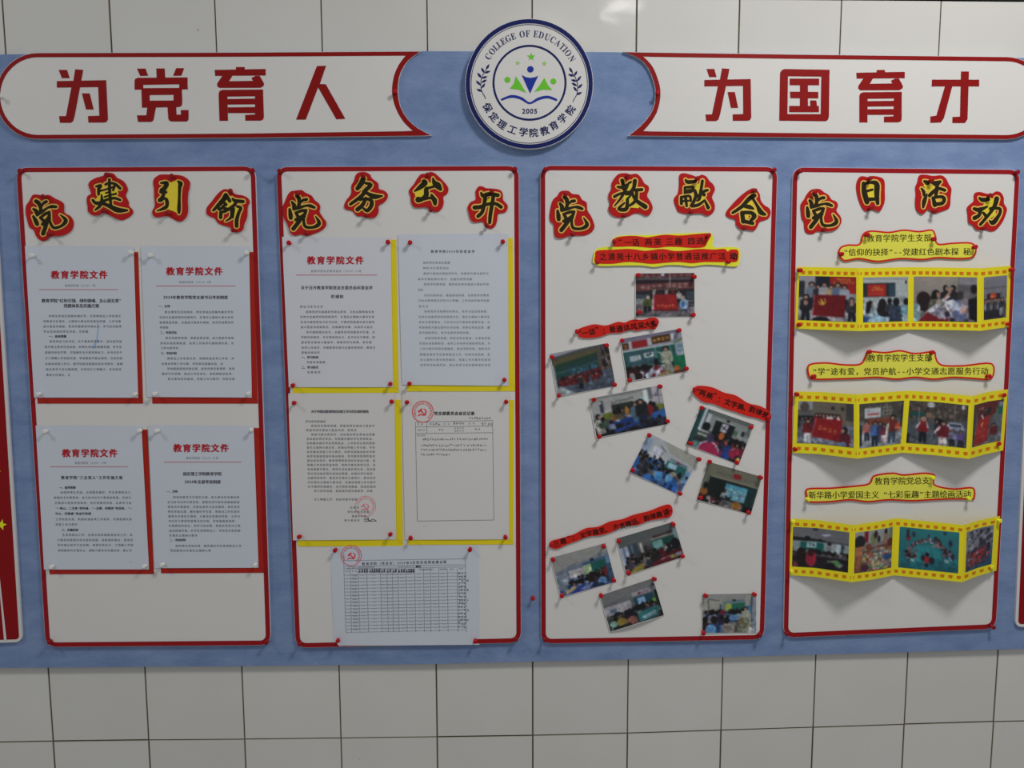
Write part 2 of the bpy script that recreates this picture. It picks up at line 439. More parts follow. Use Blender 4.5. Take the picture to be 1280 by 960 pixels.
b1 = banner(Lo, Li, 'left slogan banner, white board edged in red with rounded left end')
Ro = path(resample([(1258, 71), (1000, 68), (790, 65)], 8), resample(catmull([(779, 64.5), (802, 75), (814, 93), (819.5, 116), (815.5, 138), (802, 156), (785, 169.8)], 4, False), NS),
          resample([(795, 170), (1000, 172), (1258, 174.3)], 8), arc(1258, 122.6, 51, 51.6, math.pi / 2, -math.pi / 2, 22)[1:-1])
Ri = path(resample([(1258, 76.5), (1000, 73.5), (815, 71)], 8), resample(catmull([(804, 70.6), (815, 82), (822, 98), (825.8, 116), (822, 138), (813.5, 153), (804, 163.8)], 4, False), NS),
          resample([(815, 164.3), (1000, 166.4), (1258, 168.8)], 8), arc(1258, 122.6, 45.5, 46.2, math.pi / 2, -math.pi / 2, 22)[1:-1])
b2 = banner(Ro, Ri, 'right slogan banner, white board edged in red with rounded right end')

CH = {
 '为': [[(160,88),(285,88),(325,212),(208,212)], [(508,440),(625,440),(685,682),(570,682)],
       [(408,78),(528,88),(480,350),(400,780),(375,860),(340,882),(180,882),(165,782),(270,780),(350,355),(380,250)],
       [(132,256),(872,242),(900,830),(880,868),(835,878),(605,878),(600,780),(770,775),(752,346),(132,354)]],
 '党': [[(135,68),(262,68),(303,176),(183,180)], [(722,62),(842,62),(800,176),(676,176)], [(424,66),(550,66),(558,210),(430,210)],
       [(98,250),(110,222),(150,206),(228,206),(228,384),(98,384)], [(228,206),(893,200),(893,302),(228,312)], [(768,302),(893,302),(898,380),(768,380)],
       [(200,362),(808,358),(810,460),(203,468)], [(203,466),(325,466),(325,552),(207,552)], [(683,460),(810,460),(813,548),(683,548)],
       [(207,550),(813,546),(812,600),(800,630),(765,645),(210,655)],
       [(290,640),(420,640),(385,830),(372,856),(345,868),(150,868),(135,770),(275,768)],
       [(592,640),(722,640),(728,760),(795,758),(790,690),(908,690),(908,825),(895,852),(870,862),(650,862),(618,848),(605,820)]],
 '育': [[(420,45),(550,45),(552,85),(420,85)], [(100,88),(864,74),(866,172),(108,178)],
       [(215,175),(365,175),(318,258),(675,252),(650,210),(712,178),(775,178),(840,290),(838,325),(790,356),(170,358),(138,330),(138,290)],
       [(160,440),(175,405),(215,388),(826,382),(828,482),(160,490)], [(160,480),(290,480),(300,852),(172,852)],
       [(706,480),(828,480),(838,800),(825,835),(785,850),(560,850),(556,765),(706,757)], [(290,525),(706,518),(706,604),(295,608)], [(297,650),(706,645),(706,735),(300,735)]],
 '人': [[(165,286),(218,284),(182,388),(216,390),(328,588),(276,590),(172,408),(102,592),(46,592)]],
 '国': [[(182,130),(205,92),(245,75),(925,86),(922,190),(180,182)], [(180,180),(300,180),(292,752),(170,752)], [(170,750),(915,752),(912,800),(898,840),(860,858),(168,850)],
       [(800,188),(922,190),(915,755),(790,755)], [(325,218),(768,218),(768,318),(325,318)], [(330,415),(755,418),(755,515),(335,512)], [(318,628),(765,628),(765,722),(318,722)],
       [(480,300),(600,300),(600,640),(478,640)], [(635,545),(725,545),(738,640),(635,640)]],
 '才': [[(820,398),(1056,398),(1056,432),(818,432)], [(965,357),(1005,357),(998,595),(985,615),(922,615),(922,585),(960,583)], [(885,430),(922,430),(880,590),(865,612),(812,614),(812,582),(842,578)]],
}
def bchar(ch, parent, fx):
    g = G()
    for q in CH[ch]: g.poly([fx(a, b) for a, b in q])
    g.build('slogan_character', 'banner_red', parent, D_BAN)
def boxfit(x0, x1, y0, y1, X0, X1, Y0, Y1, sh=0):
    return lambda a, b: (X0 + (a - x0) / (x1 - x0) * (X1 - X0) + sh * (b - y0) / (y1 - y0), Y0 + (b - y0) / (y1 - y0) * (Y1 - Y0))
bchar('为', b1, lambda a, b: (60 + a / 12, 80 + b / 12))
bchar('党', b1, lambda a, b: (160 + a / 12, 80 + b / 12))
bchar('育', b1, lambda a, b: (260 + a / 12, 80 + b / 12))
bchar('人', b1, lambda a, b: (360 + a / 4.571, 20 + b / 4.571))
bchar('为', b2, boxfit(132, 900, 78, 882, 881, 941, 85.3, 151.3, -2))
bchar('国', b2, lambda a, b: (960 + a / 12, 80 + b / 12))
bchar('育', b2, boxfit(100, 866, 45, 852, 1070.5, 1131.3, 87.4, 153, -2))
bchar('才', b2, lambda a, b: (960 + a / 4, b / 4))
pin(494, 114, D_BAN, 'pin_red', 'red push pin on the notched right end of the left slogan banner')
pin(822.5, 116, D_BAN, 'pin_red', 'red push pin on the notched left end of the right slogan banner')
pin(-2, 120, D_BAN, 'pin_white', 'white push pin at the rounded left end of the left slogan banner')
pin(666, 748.5, D_FELT, 'pin_red', 'lone red push pin in the blue felt between the second and third panels')

# ------------------------------------------------------------------ college emblem
D_EMB = 0.021
EX, EY = 661.6, 104.8
emb = slab('round_emblem', arc(EX, EY, 80, 81.6, 0, 2 * math.pi * 71 / 72, 72), D_FELT, D_EMB, 'board')
tag(emb, 'round white college emblem ringed in navy at the top centre of the board', 'emblem')
def el(r, n=72): return arc(EX, EY, r, r * 1.02, 0, 2 * math.pi * (n - 1) / n, n)
g = G(); g.ring(el(74.2), el(79.4)); g.build('outer_ring', 'navy', emb, D_EMB)
g = G(); g.ring(el(72.3), el(73.1)); g.build('thin_ring', 'navy_text', emb, D_EMB)
g = G(); g.circle_line(661.9, 103.4, 45.0, 2.5, 64, 46.2); g.build('inner_ring', 'navy', emb, D_EMB)
g = G()
txt = 'COLLEGE OF EDUCATION'
wd = {'C': .68, 'O': .76, 'L': .52, 'E': .55, 'G': .73, ' ': .38, 'F': .52, 'D': .72, 'U': .72, 'A': .70, 'T': .58, 'I': .30, 'N': .74}
tot = sum(wd[c] for c in txt); a0, a1 = math.radians(151.5), math.radians(25.5); acc = 0
for c in txt:
    th = a0 + (a1 - a0) * (acc + wd[c] / 2) / tot; acc += wd[c]
    if c == ' ': continue
    g.glyph(chr(0x1D400 + ord(c) - 65), 661.9 + 60.6 * math.cos(th), 103.4 - 61.4 * math.sin(th), 11.6, math.pi / 2 - th, 0, 0.80)
g.build('latin_lettering', 'navy_text', emb, D_EMB)
g = G()
for c, (a, b) in zip('保定理工学院教育学院', [(200,628),(240,688),(290,735),(357,768),(427,783),(490,787),(560,775),(618,742),(672,697),(722,645)]):
    x, y = 570 + a / 5.053, 10 + b / 5.053
    th = math.atan2(y - 103.4, x - 661.9)
    g.glyph(c, x, y, 11.6, th - math.pi / 2, 0.022)
g.build('chinese_lettering', 'navy', emb, D_EMB)
def leafshape(g, x0, y0, x1, y1, w):
    g.stroke([(x0, y0, w * .15), ((x0 + x1) / 2, (y0 + y1) / 2, w), (x1, y1, w * .15)], 0, 4)
for mir in (0, 1):
    g = G()
    def tf(a, b):
        x, y = 590 + a / 16, 60 + b / 16
        return (2 * 661.6 - x, y + 4) if mir else (x, y)
    st = [(285,440),(240,490),(195,600),(178,690),(190,850),(250,960),(268,1010)]
    g.stroke([tf(*q) + (0.9,) for q in st], 0, 3)
    for L in [((345,325),(280,430)),((190,395),(240,490)),((365,460),(250,500)),((110,495),(190,600)),((305,570),(200,600)),((295,635),(190,690)),((85,655),(170,740)),((260,710),(195,800)),((95,820),(200,870))]:
        (x0, y0), (x1, y1) = tf(*L[0]), tf(*L[1]); leafshape(g, x0, y0, x1, y1, 2.9)
    g.build('laurel_branch', 'navy', emb, D_EMB)
def e5(a, b): return (570 + a / 5.053, 10 + b / 5.053)
g = G(); g.star(*e5(475, 308), 5.3); g.build('star', 'green', emb, D_EMB)
g = G(); g.star(*e5(390, 347), 3.4, .2); g.build('star', 'pale_green', emb, D_EMB)
g = G(); g.star(*e5(558, 350), 3.6, .2); g.build('star', 'pale_green', emb, D_EMB)
g = G(); g.ell(*e5(470, 387), 4.1); g.poly([e5(*q) for q in [(415,422),(440,436),(470,441),(498,437),(520,427),(495,480),(468,540),(440,478)]]); g.build('blue_figure', 'blue', emb, D_EMB)
g = G(); g.ell(*e5(325, 453), 3.7); g.poly([e5(*q) for q in [(378,430),(410,480),(443,536),(395,515),(340,508),(365,478)]]); g.build('green_figure', 'green', emb, D_EMB)
g = G(); g.ell(*e5(615, 463), 3.7); g.poly([e5(*q) for q in [(558,440),(580,485),(608,518),(550,515),(495,530),(530,485)]]); g.build('green_figure', 'green', emb, D_EMB)
g = G(); g.stroke([e5(290, 578) + (2.6,), e5(350, 558) + (3.4,), e5(410, 570) + (3.4,), e5(465, 601) + (2.4,), e5(520, 574) + (3.4,), e5(580, 562) + (3.4,), e5(633, 580) + (2.8,)]); g.build('open_book', 'blue', emb, D_EMB)
g = G()
for k, c in enumerate('2005'): g.glyph(c, 570 + (428 + 25 * k) / 5.053, 10 + 652 / 5.053, 8.4, 0, 0.03)
g.build('year_lettering', 'navy_text', emb, D_EMB)

# ------------------------------------------------------------------ the panels
D_PAN = 0.0145
def rquad(c, r, n=7, inset=0.0):
    c = np.array(c, float)            # TL TR BR BL
    ctr = c.mean(0); out = []
    cc = []
    for k in range(4):
        p0, p1, p2 = c[k - 1], c[k], c[(k + 1) % 4]
        e1 = (p1 - p0) / np.hypot(*(p1 - p0)); e2 = (p2 - p1) / np.hypot(*(p2 - p1))
        n1 = np.array([-e1[1], e1[0]]); n2 = np.array([-e2[1], e2[0]])
        # inset line intersection
        A = np.array([e1, -e2]).T; b = (p1 + n2 * inset) - (p1 + n1 * inset)
        s_ = np.linalg.solve(A, b); cc.append(p1 + n1 * inset + e1 * s_[0])
    cc = np.array(cc); r = max(r - inset, 0.8)
    for k in range(4):
        p0, p1, p2 = cc[k - 1], cc[k], cc[(k + 1) % 4]
        e1 = (p0 - p1) / np.hypot(*(p0 - p1)); e2 = (p2 - p1) / np.hypot(*(p2 - p1))
        a, b = p1 + e1 * r, p1 + e2 * r
        for t_ in np.linspace(0, 1, n):
            out.append((1 - t_) ** 2 * a + 2 * t_ * (1 - t_) * (p1 * 0.83 + 0.17 * (a + b) / 2) + t_ ** 2 * b)
    return np.array(out)
PANELS = [
 ([(20, 209.3), (319, 207.7), (338.5, 806.5), (57, 809)], 'leftmost white notice panel with red border, four official papers pinned on it', 'the leftmost panel'),
 ([(345.3, 208.5), (648.6, 207.2), (651.5, 803.5), (369.5, 810)], 'second white notice panel with red border, five typed papers pinned on it', 'the second panel'),
 ([(675.5, 206.8), (972, 208.6), (955.3, 799.5), (676.3, 804.7)], 'third white notice panel with red border, covered in tilted photographs', 'the third panel'),
 ([(991, 209), (1275.2, 212), (1245, 786), (979.3, 797.3)], 'rightmost whole notice panel with red border, holding three yellow film strips', 'the fourth panel'),
]
PCOR = [[(24, 214), (315, 213), (333.5, 803), (61, 803)], [(350, 213.5), (644, 212), (645.5, 800), (374, 806)], [(681, 211.5), (967.5, 213), (950.5, 794), (680.5, 800)], [(1000, 214.5), (1272, 215.5), (1241.5, 784), (984, 793)]]
panels = []
for (c, lab, host), pc in zip(PANELS, PCOR):
    b = slab('notice_panel', rquad(c, 13), D_FELT, D_PAN, 'board'); tag(b, lab, 'board', 'white notice panels on the blue board')
    g = G(); g.ring(rquad(c, 13, 7, 5.9), rquad(c, 13, 7, 0.3)); g.build('red_border', 'edge_red', b, D_PAN)
    pins4(host, pc, D_PAN, 'pin_dark', names=[n_ + ' corner' for n_ in CN]); panels.append(b)
# cut-off red boards at both ends
c = [(-283, 222), (-8, 215), (27.8, 802.5), (-240, 812)]
b = slab('flag_panel', rquad(c, 8), D_FELT, D_PAN, 'flag_white'); tag(b, 'red panel with yellow stars cut off by the left edge of the picture', 'board', 'red panels at the ends of the board')
g = G(); P = rquad(c, 8, 7, 3.6); g.poly(P); g.build('red_field', 'flag', b, D_PAN, 0.0003)
g = G(); g.star(1.5, 656, 7.2, 0.25); g.build('star', 'star', b, D_PAN, 0.0006)
g = G(); g.star(-4.5, 587.5, 6, 0.6); g.build('star', 'star', b, D_PAN, 0.0006)
g = G(); g.star(-5, 602, 5.5, -0.2); g.build('star', 'star', b, D_PAN, 0.0006)
g = G(); g.poly([(-2, 722), (-0.3, 722), (8.2, 800), (5, 800)]); g.build('white_stripe', 'flag_white', b, D_PAN, 0.0006)
c = [(1293.5, 214), (1570, 220), (1520, 776), (1269, 784)]
b = slab('flag_panel', rquad(c, 8), D_FELT, D_PAN, 'flag_white'); tag(b, 'red panel with white rim cut off by the right edge of the picture', 'board', 'red panels at the ends of the board')
g = G(); g.poly(rquad(c, 8, 7, 3.6)); g.build('red_field', 'flag', b, D_PAN, 0.0003)

# ------------------------------------------------------------------ brush-lettered title cut-outs
DANG = [[(290,200,60),(325,250,62),(330,340,52),(300,410,50)], [(455,265,46),(400,275,42),(350,320,25)], [(205,312,30),(240,360,62),(240,410,60)],
        [(235,432,40),(340,402,45),(450,370,30),(520,375,50),(590,402,36)], [(165,432,35),(180,520,65),(185,580,60)],
        [(272,490,42),(310,560,50)], [(270,492,34),(380,455,46),(455,452,30)], [(440,452,50),(420,520,50),(330,590,60)], [(272,612,50),(340,580,50),(425,548,40)],
        [(380,560,50),(320,650,62),(230,765,65)], [(410,560,40),(408,650,40),(440,732,44),(560,742,40),(650,702,62),(668,650,52),(610,552,10)]]
def tform(strokes, rot=0, dx=0, dy=0):
    c, s_ = math.cos(rot), math.sin(rot)
    return [[(x * c - y * s_ + dx, x * s_ + y * c + dy, w) for x, y, w in st] for st in strokes]
TITLES = [
 ('党', 0, (25, 235), [(250,110),(400,125),(500,120),(600,180),(690,220),(750,280),(760,420),(860,480),(915,580),(900,700),(830,770),(700,820),(540,825),(470,880),(400,910),(320,880),(270,810),(230,720),(160,670),(120,540),(95,420),(105,300),(160,220),(200,140)],
  tform(DANG, -0.323, -66, 128), [], (400, 150), (500, 800)),
 ('建', 0, (105, 210), [(380,80),(500,95),(560,160),(680,230),(745,340),(745,400),(715,470),(765,580),(770,650),(835,720),(830,790),(760,850),(650,895),(560,870),(460,820),(330,770),(250,810),(150,810),(70,750),(60,660),(45,560),(60,480),(120,440),(100,370),(75,290),(100,230),(200,170),(330,130)],
  [[(205,315,26),(290,302,50),(255,350,50),(250,450,38)],[(250,400,30),(320,380,26)],[(300,460,20),(305,560,50),(270,650,50),(190,720,22)],[(150,550,38),(200,600,50),(300,600,50),(430,650,60),(580,720,82),(740,725,30)],[(310,580,45),(400,540,40),(520,515,38),(620,548,34)],
   [(435,200,40),(440,400,45),(460,630,40)],[(370,280,38),(440,255,32),(540,280,40),(620,350,42)],[(330,380,24),(440,345,24),(520,320,30)],[(370,430,20),(440,408,22)],[(350,495,24),(450,465,24),(550,440,30)],[(530,290,35),(500,380,32)]],
  [[(270,300),(380,250),(560,250),(590,450),(480,520),(470,620),(360,600),(170,560),(260,470)]], (400, 115), (340, 740)),
 ('引', 0, (180, 210), [(300,110),(480,115),(620,125),(710,160),(780,230),(785,320),(760,420),(750,560),(755,720),(730,830),(660,905),(580,910),(490,870),(390,825),(230,845),(160,820),(140,740),(185,650),(175,500),(170,350),(155,250),(175,180),(230,135)],
  [[(290,255,26),(390,262,66),(350,350,70),(300,400,84),(380,415,36)],[(340,450,40),(300,530,70),(270,550,64)],[(330,520,30),(385,540,50),(395,640,52),(340,690,50),(220,735,10)],[(580,225,18),(625,270,72),(612,330,52),(605,500,38),(600,700,56),(600,775,26)]],
  [[(430,250),(480,240),(560,205),(600,300),(590,780),(500,740),(410,710),(420,560),(360,490),(420,330)]], (480, 150), (400, 780)),
 ('领', 0, (255, 230), [(340,90),(450,110),(540,175),(660,195),(750,240),(785,310),(750,400),(740,560),(690,690),(670,780),(590,825),(500,820),(440,740),(330,710),(240,670),(180,590),(80,545),(40,500),(50,400),(130,300),(230,170)],
  [[(370,185,60),(340,260,78),(260,350,66),(160,450,36)],[(390,205,46),(440,290,54)],[(310,310,18),(380,350,48),(310,380,18)],[(260,430,50),(330,412,36),(400,430,38),(330,470,36)],[(290,480,50),(285,575,50)],[(490,250,26),(530,285,50),(670,300,52)],[(560,300,40),(500,380,52),(340,480,36)],[(470,400,46),(470,560,44),(370,635,10)],[(570,385,36),(630,410,48),(592,500,50),(560,620,58),(560,720,56)],[(512,430,36),(490,570,36)]],
  [[(430,220),(490,200),(520,300),(430,410),(300,400)],[(540,390),(600,420),(560,600),(500,580)]], (440, 130), (490, 790)),
 ('党', 1, (350, 230), [(240,115),(370,105),(440,150),(540,200),(590,270),(670,340),(690,400),(680,480),(740,580),(790,650),(780,730),(700,800),(560,860),(460,890),(360,865),(250,885),(180,840),(150,760),(110,660),(70,600),(45,480),(45,390),(90,290),(130,190),(180,130)],
  DANG, [], (300, 170), (440, 860)),
 ('务', 1, (425, 207), [(330,115),(430,110),(510,150),(550,220),(650,300),(670,400),(760,430),(820,500),(800,580),(740,640),(665,680),(660,800),(610,880),(500,895),(430,890),(370,865),(290,865),(210,780),(100,750),(70,690),(110,590),(190,480),(195,340),(240,260),(270,160)],
  [[(400,225,78),(370,300,80),(300,390,66)],[(440,300,36),(530,330,56),(440,420,66),(370,520,58),(180,660,44)],[(400,440,40),(480,480,48),(590,530,80),(725,520,20)],[(340,580,44),(430,570,42),(530,590,56),(540,680,62),(470,770,56),(400,730,26)],[(440,560,48),(390,670,60),(300,750,66)]],
  [], (400, 180), (430, 860)),
 ('公', 1, (500, 205), [(360,175),(450,165),(520,135),(600,160),(700,250),(800,360),(830,430),(810,510),(745,560),(750,660),(720,760),(640,820),(530,800),(450,740),(340,745),(240,740),(190,660),(180,560),(155,480),(165,430),(240,340),(300,240)],
  [[(405,290,50),(430,325,88),(340,400,70),(250,465,20)],[(565,240,16),(590,320,72),(650,372,106),(695,430,54)],[(600,380,36),(500,408,36),(450,430,66),(450,530,78),(380,600,66),(315,610,96)],[(420,592,56),(530,580,36),(590,620,76),(602,680,54)],[(540,530,36),(600,620,66)]],
  [[(240,480),(430,380),(480,330),(560,300),(560,380),(480,400),(400,560),(270,570)]], (480, 185), (520, 790)),
 ('开', 1, (575, 225), [(320,110),(400,115),(450,140),(600,150),(700,180),(735,250),(740,340),(800,410),(820,470),(780,550),(660,580),(640,680),(610,780),(550,830),(480,825),(420,770),(390,715),(240,725),(180,670),(150,570),(130,470),(180,380),(270,330),(265,200)],
  [[(360,215,24),(400,268,68),(500,240,62),(650,260,58)],[(250,470,66),(350,460,58),(450,420,48),(600,402,48),(705,462,52)],[(430,315,58),(410,440,58),(380,550,56),(310,620,54)],[(570,290,56),(550,420,56),(520,600,56),(510,730,46)]],
  [[(450,330),(530,310),(530,400),(450,400)]], (540, 190), (470, 790)),
 ('党', 2, (680, 230), [(330,115),(420,120),(490,170),(600,185),(650,265),(730,320),(745,450),(800,540),(845,640),(865,740),(820,820),(700,880),(560,885),(430,890),(330,920),(230,925),(180,870),(165,700),(110,640),(95,540),(120,380),(155,270),(230,200),(265,140)],
  tform(DANG, 0, 68, 24), [], (370, 180), (490, 870)),
 ('教', 2, (755, 207), [(260,140),(380,130),(450,150),(560,140),(640,210),(690,300),(760,350),(770,420),(740,520),(800,620),(835,720),(800,820),(720,860),(620,820),(520,820),(440,860),(340,890),(200,880),(110,820),(75,740),(100,650),(75,560),(85,470),(125,400),(130,300),(190,200)],
  [[(310,250,56),(330,330,46),(330,400,38)],[(230,360,26),(300,370,46),(400,320,26),(460,280,34)],[(180,530,46),(280,480,36),(420,450,32),(500,470,26)],[(430,290,26),(360,430,48),(280,570,36),(180,690,16)],[(380,490,34),(460,500,24),(400,570,34)],[(400,580,46),(400,680,54),(370,750,62),(250,740,46),(350,640,24)],[(530,260,64),(510,380,54),(430,470,34)],[(500,420,44),(650,410,46)],[(560,450,44),(540,600,52),(430,690,26)],[(480,480,34),(560,600,54),(710,705,72)]],
  [[(430,280),(500,300),(480,640),(430,680),(330,600),(380,430)],[(540,660),(620,690),(590,730),(450,720)]], (400, 180), (350, 860)),
 ('融', 2, (835, 207), [(210,145),(290,130),(420,165),(500,190),(580,155),(660,190),(710,260),(780,330),(805,420),(755,540),(800,660),(795,770),(730,840),(660,860),(580,820),(450,820),(380,830),(190,800),(140,720),(105,620),(110,550),(170,470),(190,330),(190,200)],
  [[(300,240,24),(340,280,58),(470,270,48)],[(288,370,28),(290,470,36)],[(290,372,34),(430,370,44),(402,440,44),(300,460,34)],[(300,418,20),(400,412,20)],[(230,540,44),(230,650,46)],[(230,540,36),(370,520,36),(390,605,36)],[(300,540,44),(322,690,36)],[(240,610,32),(350,600,26)],[(462,430,48),(480,520,54),(430,640,46),(400,690,46),(520,672,46),(620,600,34)],[(500,530,34),(620,440,44),(680,420,36)],[(550,430,26),(620,500,52)],[(590,262,44),(570,400,44),(540,560,50),(500,600,24)],[(630,590,24),(690,720,56)]],
  [[(300,350),(480,320),(560,300),(580,430),(650,520),(560,640),(440,690),(280,690),(260,400)]], (500, 230), (400, 800)),
 ('合', 2, (900, 225), [(560,140),(620,165),(680,240),(700,350),(760,430),(840,480),(870,560),(840,650),(760,690),(680,720),(630,820),(570,870),(460,850),(350,840),(280,770),(265,680),(170,655),(105,610),(110,540),(190,440),(300,320),(430,210)],
  [[(590,265,66),(500,320,68),(380,450,56),(220,560,40)],[(565,320,36),(640,440,42),(700,550,78),(775,590,34)],[(420,450,44),(500,460,66),(570,490,30)],[(380,560,64),(400,710,66)],[(380,560,54),(530,560,54),(590,620,74),(530,690,44)],[(390,702,56),(560,740,54)]],
  [[(540,350),(640,560),(640,620),(360,560),(400,470)],[(400,590),(490,600),(490,660),(400,660)]], (590, 185), (430, 830)),
 ('党', 3, (995, 230), [(270,95),(400,85),(480,140),(560,190),(610,265),(690,300),(720,370),(695,460),(760,550),(780,640),(740,730),(640,800),(480,820),(360,815),(290,855),(200,850),(150,790),(135,650),(100,590),(80,420),(85,340),(140,260),(190,170)],
  tform(DANG, 0, 26, -31), [], (330, 150), (495, 790)),
 ('日', 3, (1055, 210), [(300,140),(420,155),(500,135),(640,165),(695,230),(700,400),(700,560),(660,680),(600,745),(490,710),(400,745),(330,710),(270,600),(225,450),(210,300),(240,190)],
  [[(335,262,56),(350,420,84),(395,580,78)],[(345,275,46),(460,245,44),(560,275,84),(562,450,80),(578,605,52)],[(400,392,36),(490,370,32)],[(380,540,60),(540,530,46)]],
  [[(400,290),(520,270),(520,510),(410,510)]], (455, 190), (470, 690)),
 ('活', 3, (1130, 210), [(290,115),(380,115),(500,135),(640,125),(720,180),(770,280),(815,360),(800,500),(790,650),(740,710),(620,750),(540,775),(470,745),(410,705),(380,740),(310,790),(240,750),(200,670),(195,540),(205,440),(195,330),(230,240),(250,150)],
  [[(350,225,36),(400,252,78)],[(300,350,24),(340,410,48),(340,462,36)],[(390,450,26),(350,560,68),(330,670,34)],[(490,250,44),(560,265,86),(620,235,46)],[(440,470,56),(510,400,54),(590,350,46),(700,380,46)],[(570,290,56),(560,400,54),(540,500,44)],[(500,510,46),(530,630,72)],[(490,510,36),(640,490,46),(690,530,56),(660,600,54),(540,620,54)]],
  [[(330,290),(430,280),(530,330),(400,420)],[(540,540),(630,510),(620,570),(540,590)]], (480, 215), (530, 745)),
 ('动', 3, (1200, 225), [(270,215),(350,205),(440,230),(540,240),(620,195),(700,215),(750,300),(755,400),(805,490),(790,580),(740,700),(670,800),(600,865),(520,880),(430,850),(290,855),(220,770),(150,730),(135,580),(120,480),(170,420),(235,360),(240,260)],
  [[(330,305,26),(390,340,68),(490,330,52)],[(240,490,44),(330,510,66),(470,455,24)],[(350,500,66),(330,600,54),(250,650,66)],[(400,560,34),(450,620,56)],[(520,490,44),(600,480,44),(690,500,46),(670,600,50),(570,730,74),(510,700,26)],[(630,320,78),(600,430,64),(520,560,46),(420,680,46),(350,760,44)]],
  [[(480,330),(580,310),(620,600),(520,660),(400,640),(400,420)]], (530, 270), (430, 830)),
]
PN = ['leftmost', 'second', 'third', 'fourth']
ORD = ['first', 'second', 'third', 'last']
cnt = [0, 0, 0, 0]
for ch, pn, (ox, oy), blob, strokes, fills, pt, pb in TITLES:
    K = 70 / 960.0
    tfp = lambda q: (ox + q[0] * K, oy + q[1] * K)
    out = catmull([tfp(q) for q in blob], 4)
    P0 = np.array(out); lo, hi = P0[:, 1].min(), P0[:, 1].max()
    d0 = D_PAN + 0.0012
    dtop, dbot = D_PAN + 0.0016, D_PAN + 0.0034
    df = lambda x, y, lo=lo, hi=hi, dtop=dtop, dbot=dbot: dtop + (dbot - dtop) * np.clip((np.asarray(y) - lo) / (hi - lo), 0, 1) * (0.5 + 0.5 * np.sin(np.asarray(x) * 0.11))
    # curved card: fan of the outline round inner rings so the sheet can belly out
    n = len(P0); ctr = P0.mean(0); rings = [P0, ctr + (P0 - ctr) * 0.66, ctr + (P0 - ctr) * 0.33]
    a_ = (P0[:, 0] * np.roll(P0[:, 1], -1) - np.roll(P0[:, 0], -1) * P0[:, 1]).sum()
    back = M(P0[:, 0], P0[:, 1], df(P0[:, 0], P0[:, 1])); back[:, 1] += 0.0008
    V = [M(r_[:, 0], r_[:, 1], df(r_[:, 0], r_[:, 1])) for r_ in rings] + [M(ctr[:1], ctr[1:], df(ctr[:1], ctr[1:])), back]
    V = np.vstack(V); Fc = []
    for q in (0, 1):
        for k in range(n):
            a, b = q * n + k, q * n + (k + 1) % n; Fc.append([a, b, b + n, a + n])
    for k in range(n): Fc.append([2 * n + k, 2 * n + (k + 1) % n, 3 * n])
    for k in range(n): Fc.append([k, 3 * n + 1 + k, 3 * n + 1 + (k + 1) % n, (k + 1) % n])
    if a_ > 0: Fc = [q[::-1] for q in Fc]
    card = link('title_cutout', V, Fc, 'cut_red')
    w = cnt[pn]; cnt[pn] += 1
    tag(card, f'red cutout with black brush character {ch}, {ORD[w]} title piece on the {PN[pn]} panel', 'lettering', f'title characters on the {PN[pn]} panel')
    g = G()
    for st in strokes: g.stroke([tfp(q) + (q[2] * K,) for q in st], 1.9)
    g.build('yellow_outline', 'cut_line', card, df, 0.0004)
    if fills:
        g = G()
        for q in fills: g.poly([tfp(z) for z in q])
        g.build('yellow_fill', 'cut_yellow', card, df, 0.0006)
    g = G()
    for st in strokes: g.stroke([tfp(q) + (q[2] * K,) for q in st], 0.3)
    g.build('brush_character', 'cut_black', card, df, 0.0009)
    for nm, q in (('top', pt), ('bottom', pb)):
        x, y = tfp(q)
        pin(x, y, float(df(np.array([x]), np.array([y]))[0]) + 0.001, 'pin_dark', f'dark red push pin at the {nm} of the {ORD[w]} title character on the {PN[pn]} panel')

# ------------------------------------------------------------------ papers
def bil(c, u, v):
    c = np.array(c, float); u = np.asarray(u)[..., None]; v = np.asarray(v)[..., None]
    return (1 - v) * ((1 - u) * c[0] + u * c[1]) + v * ((1 - u) * c[3] + u * c[2])
def ibil(c, x, y):
    u = np.full(np.shape(x), .5); v = u.copy(); c = np.array(c, float)
    for _ in range(6):
        p_ = bil(c, u, v); e = np.stack([x, y], -1) - p_
        du = (1 - v)[..., None] * (c[1] - c[0]) + v[..., None] * (c[2] - c[3])
        dv = (1 - u)[..., None] * (c[3] - c[0]) + u[..., None] * (c[2] - c[1])
        det = du[..., 0] * dv[..., 1] - du[..., 1] * dv[..., 0]
        u = u + (e[..., 0] * dv[..., 1] - e[..., 1] * dv[..., 0]) / det
        v = v + (du[..., 0] * e[..., 1] - du[..., 1] * e[..., 0]) / det
    return u, v
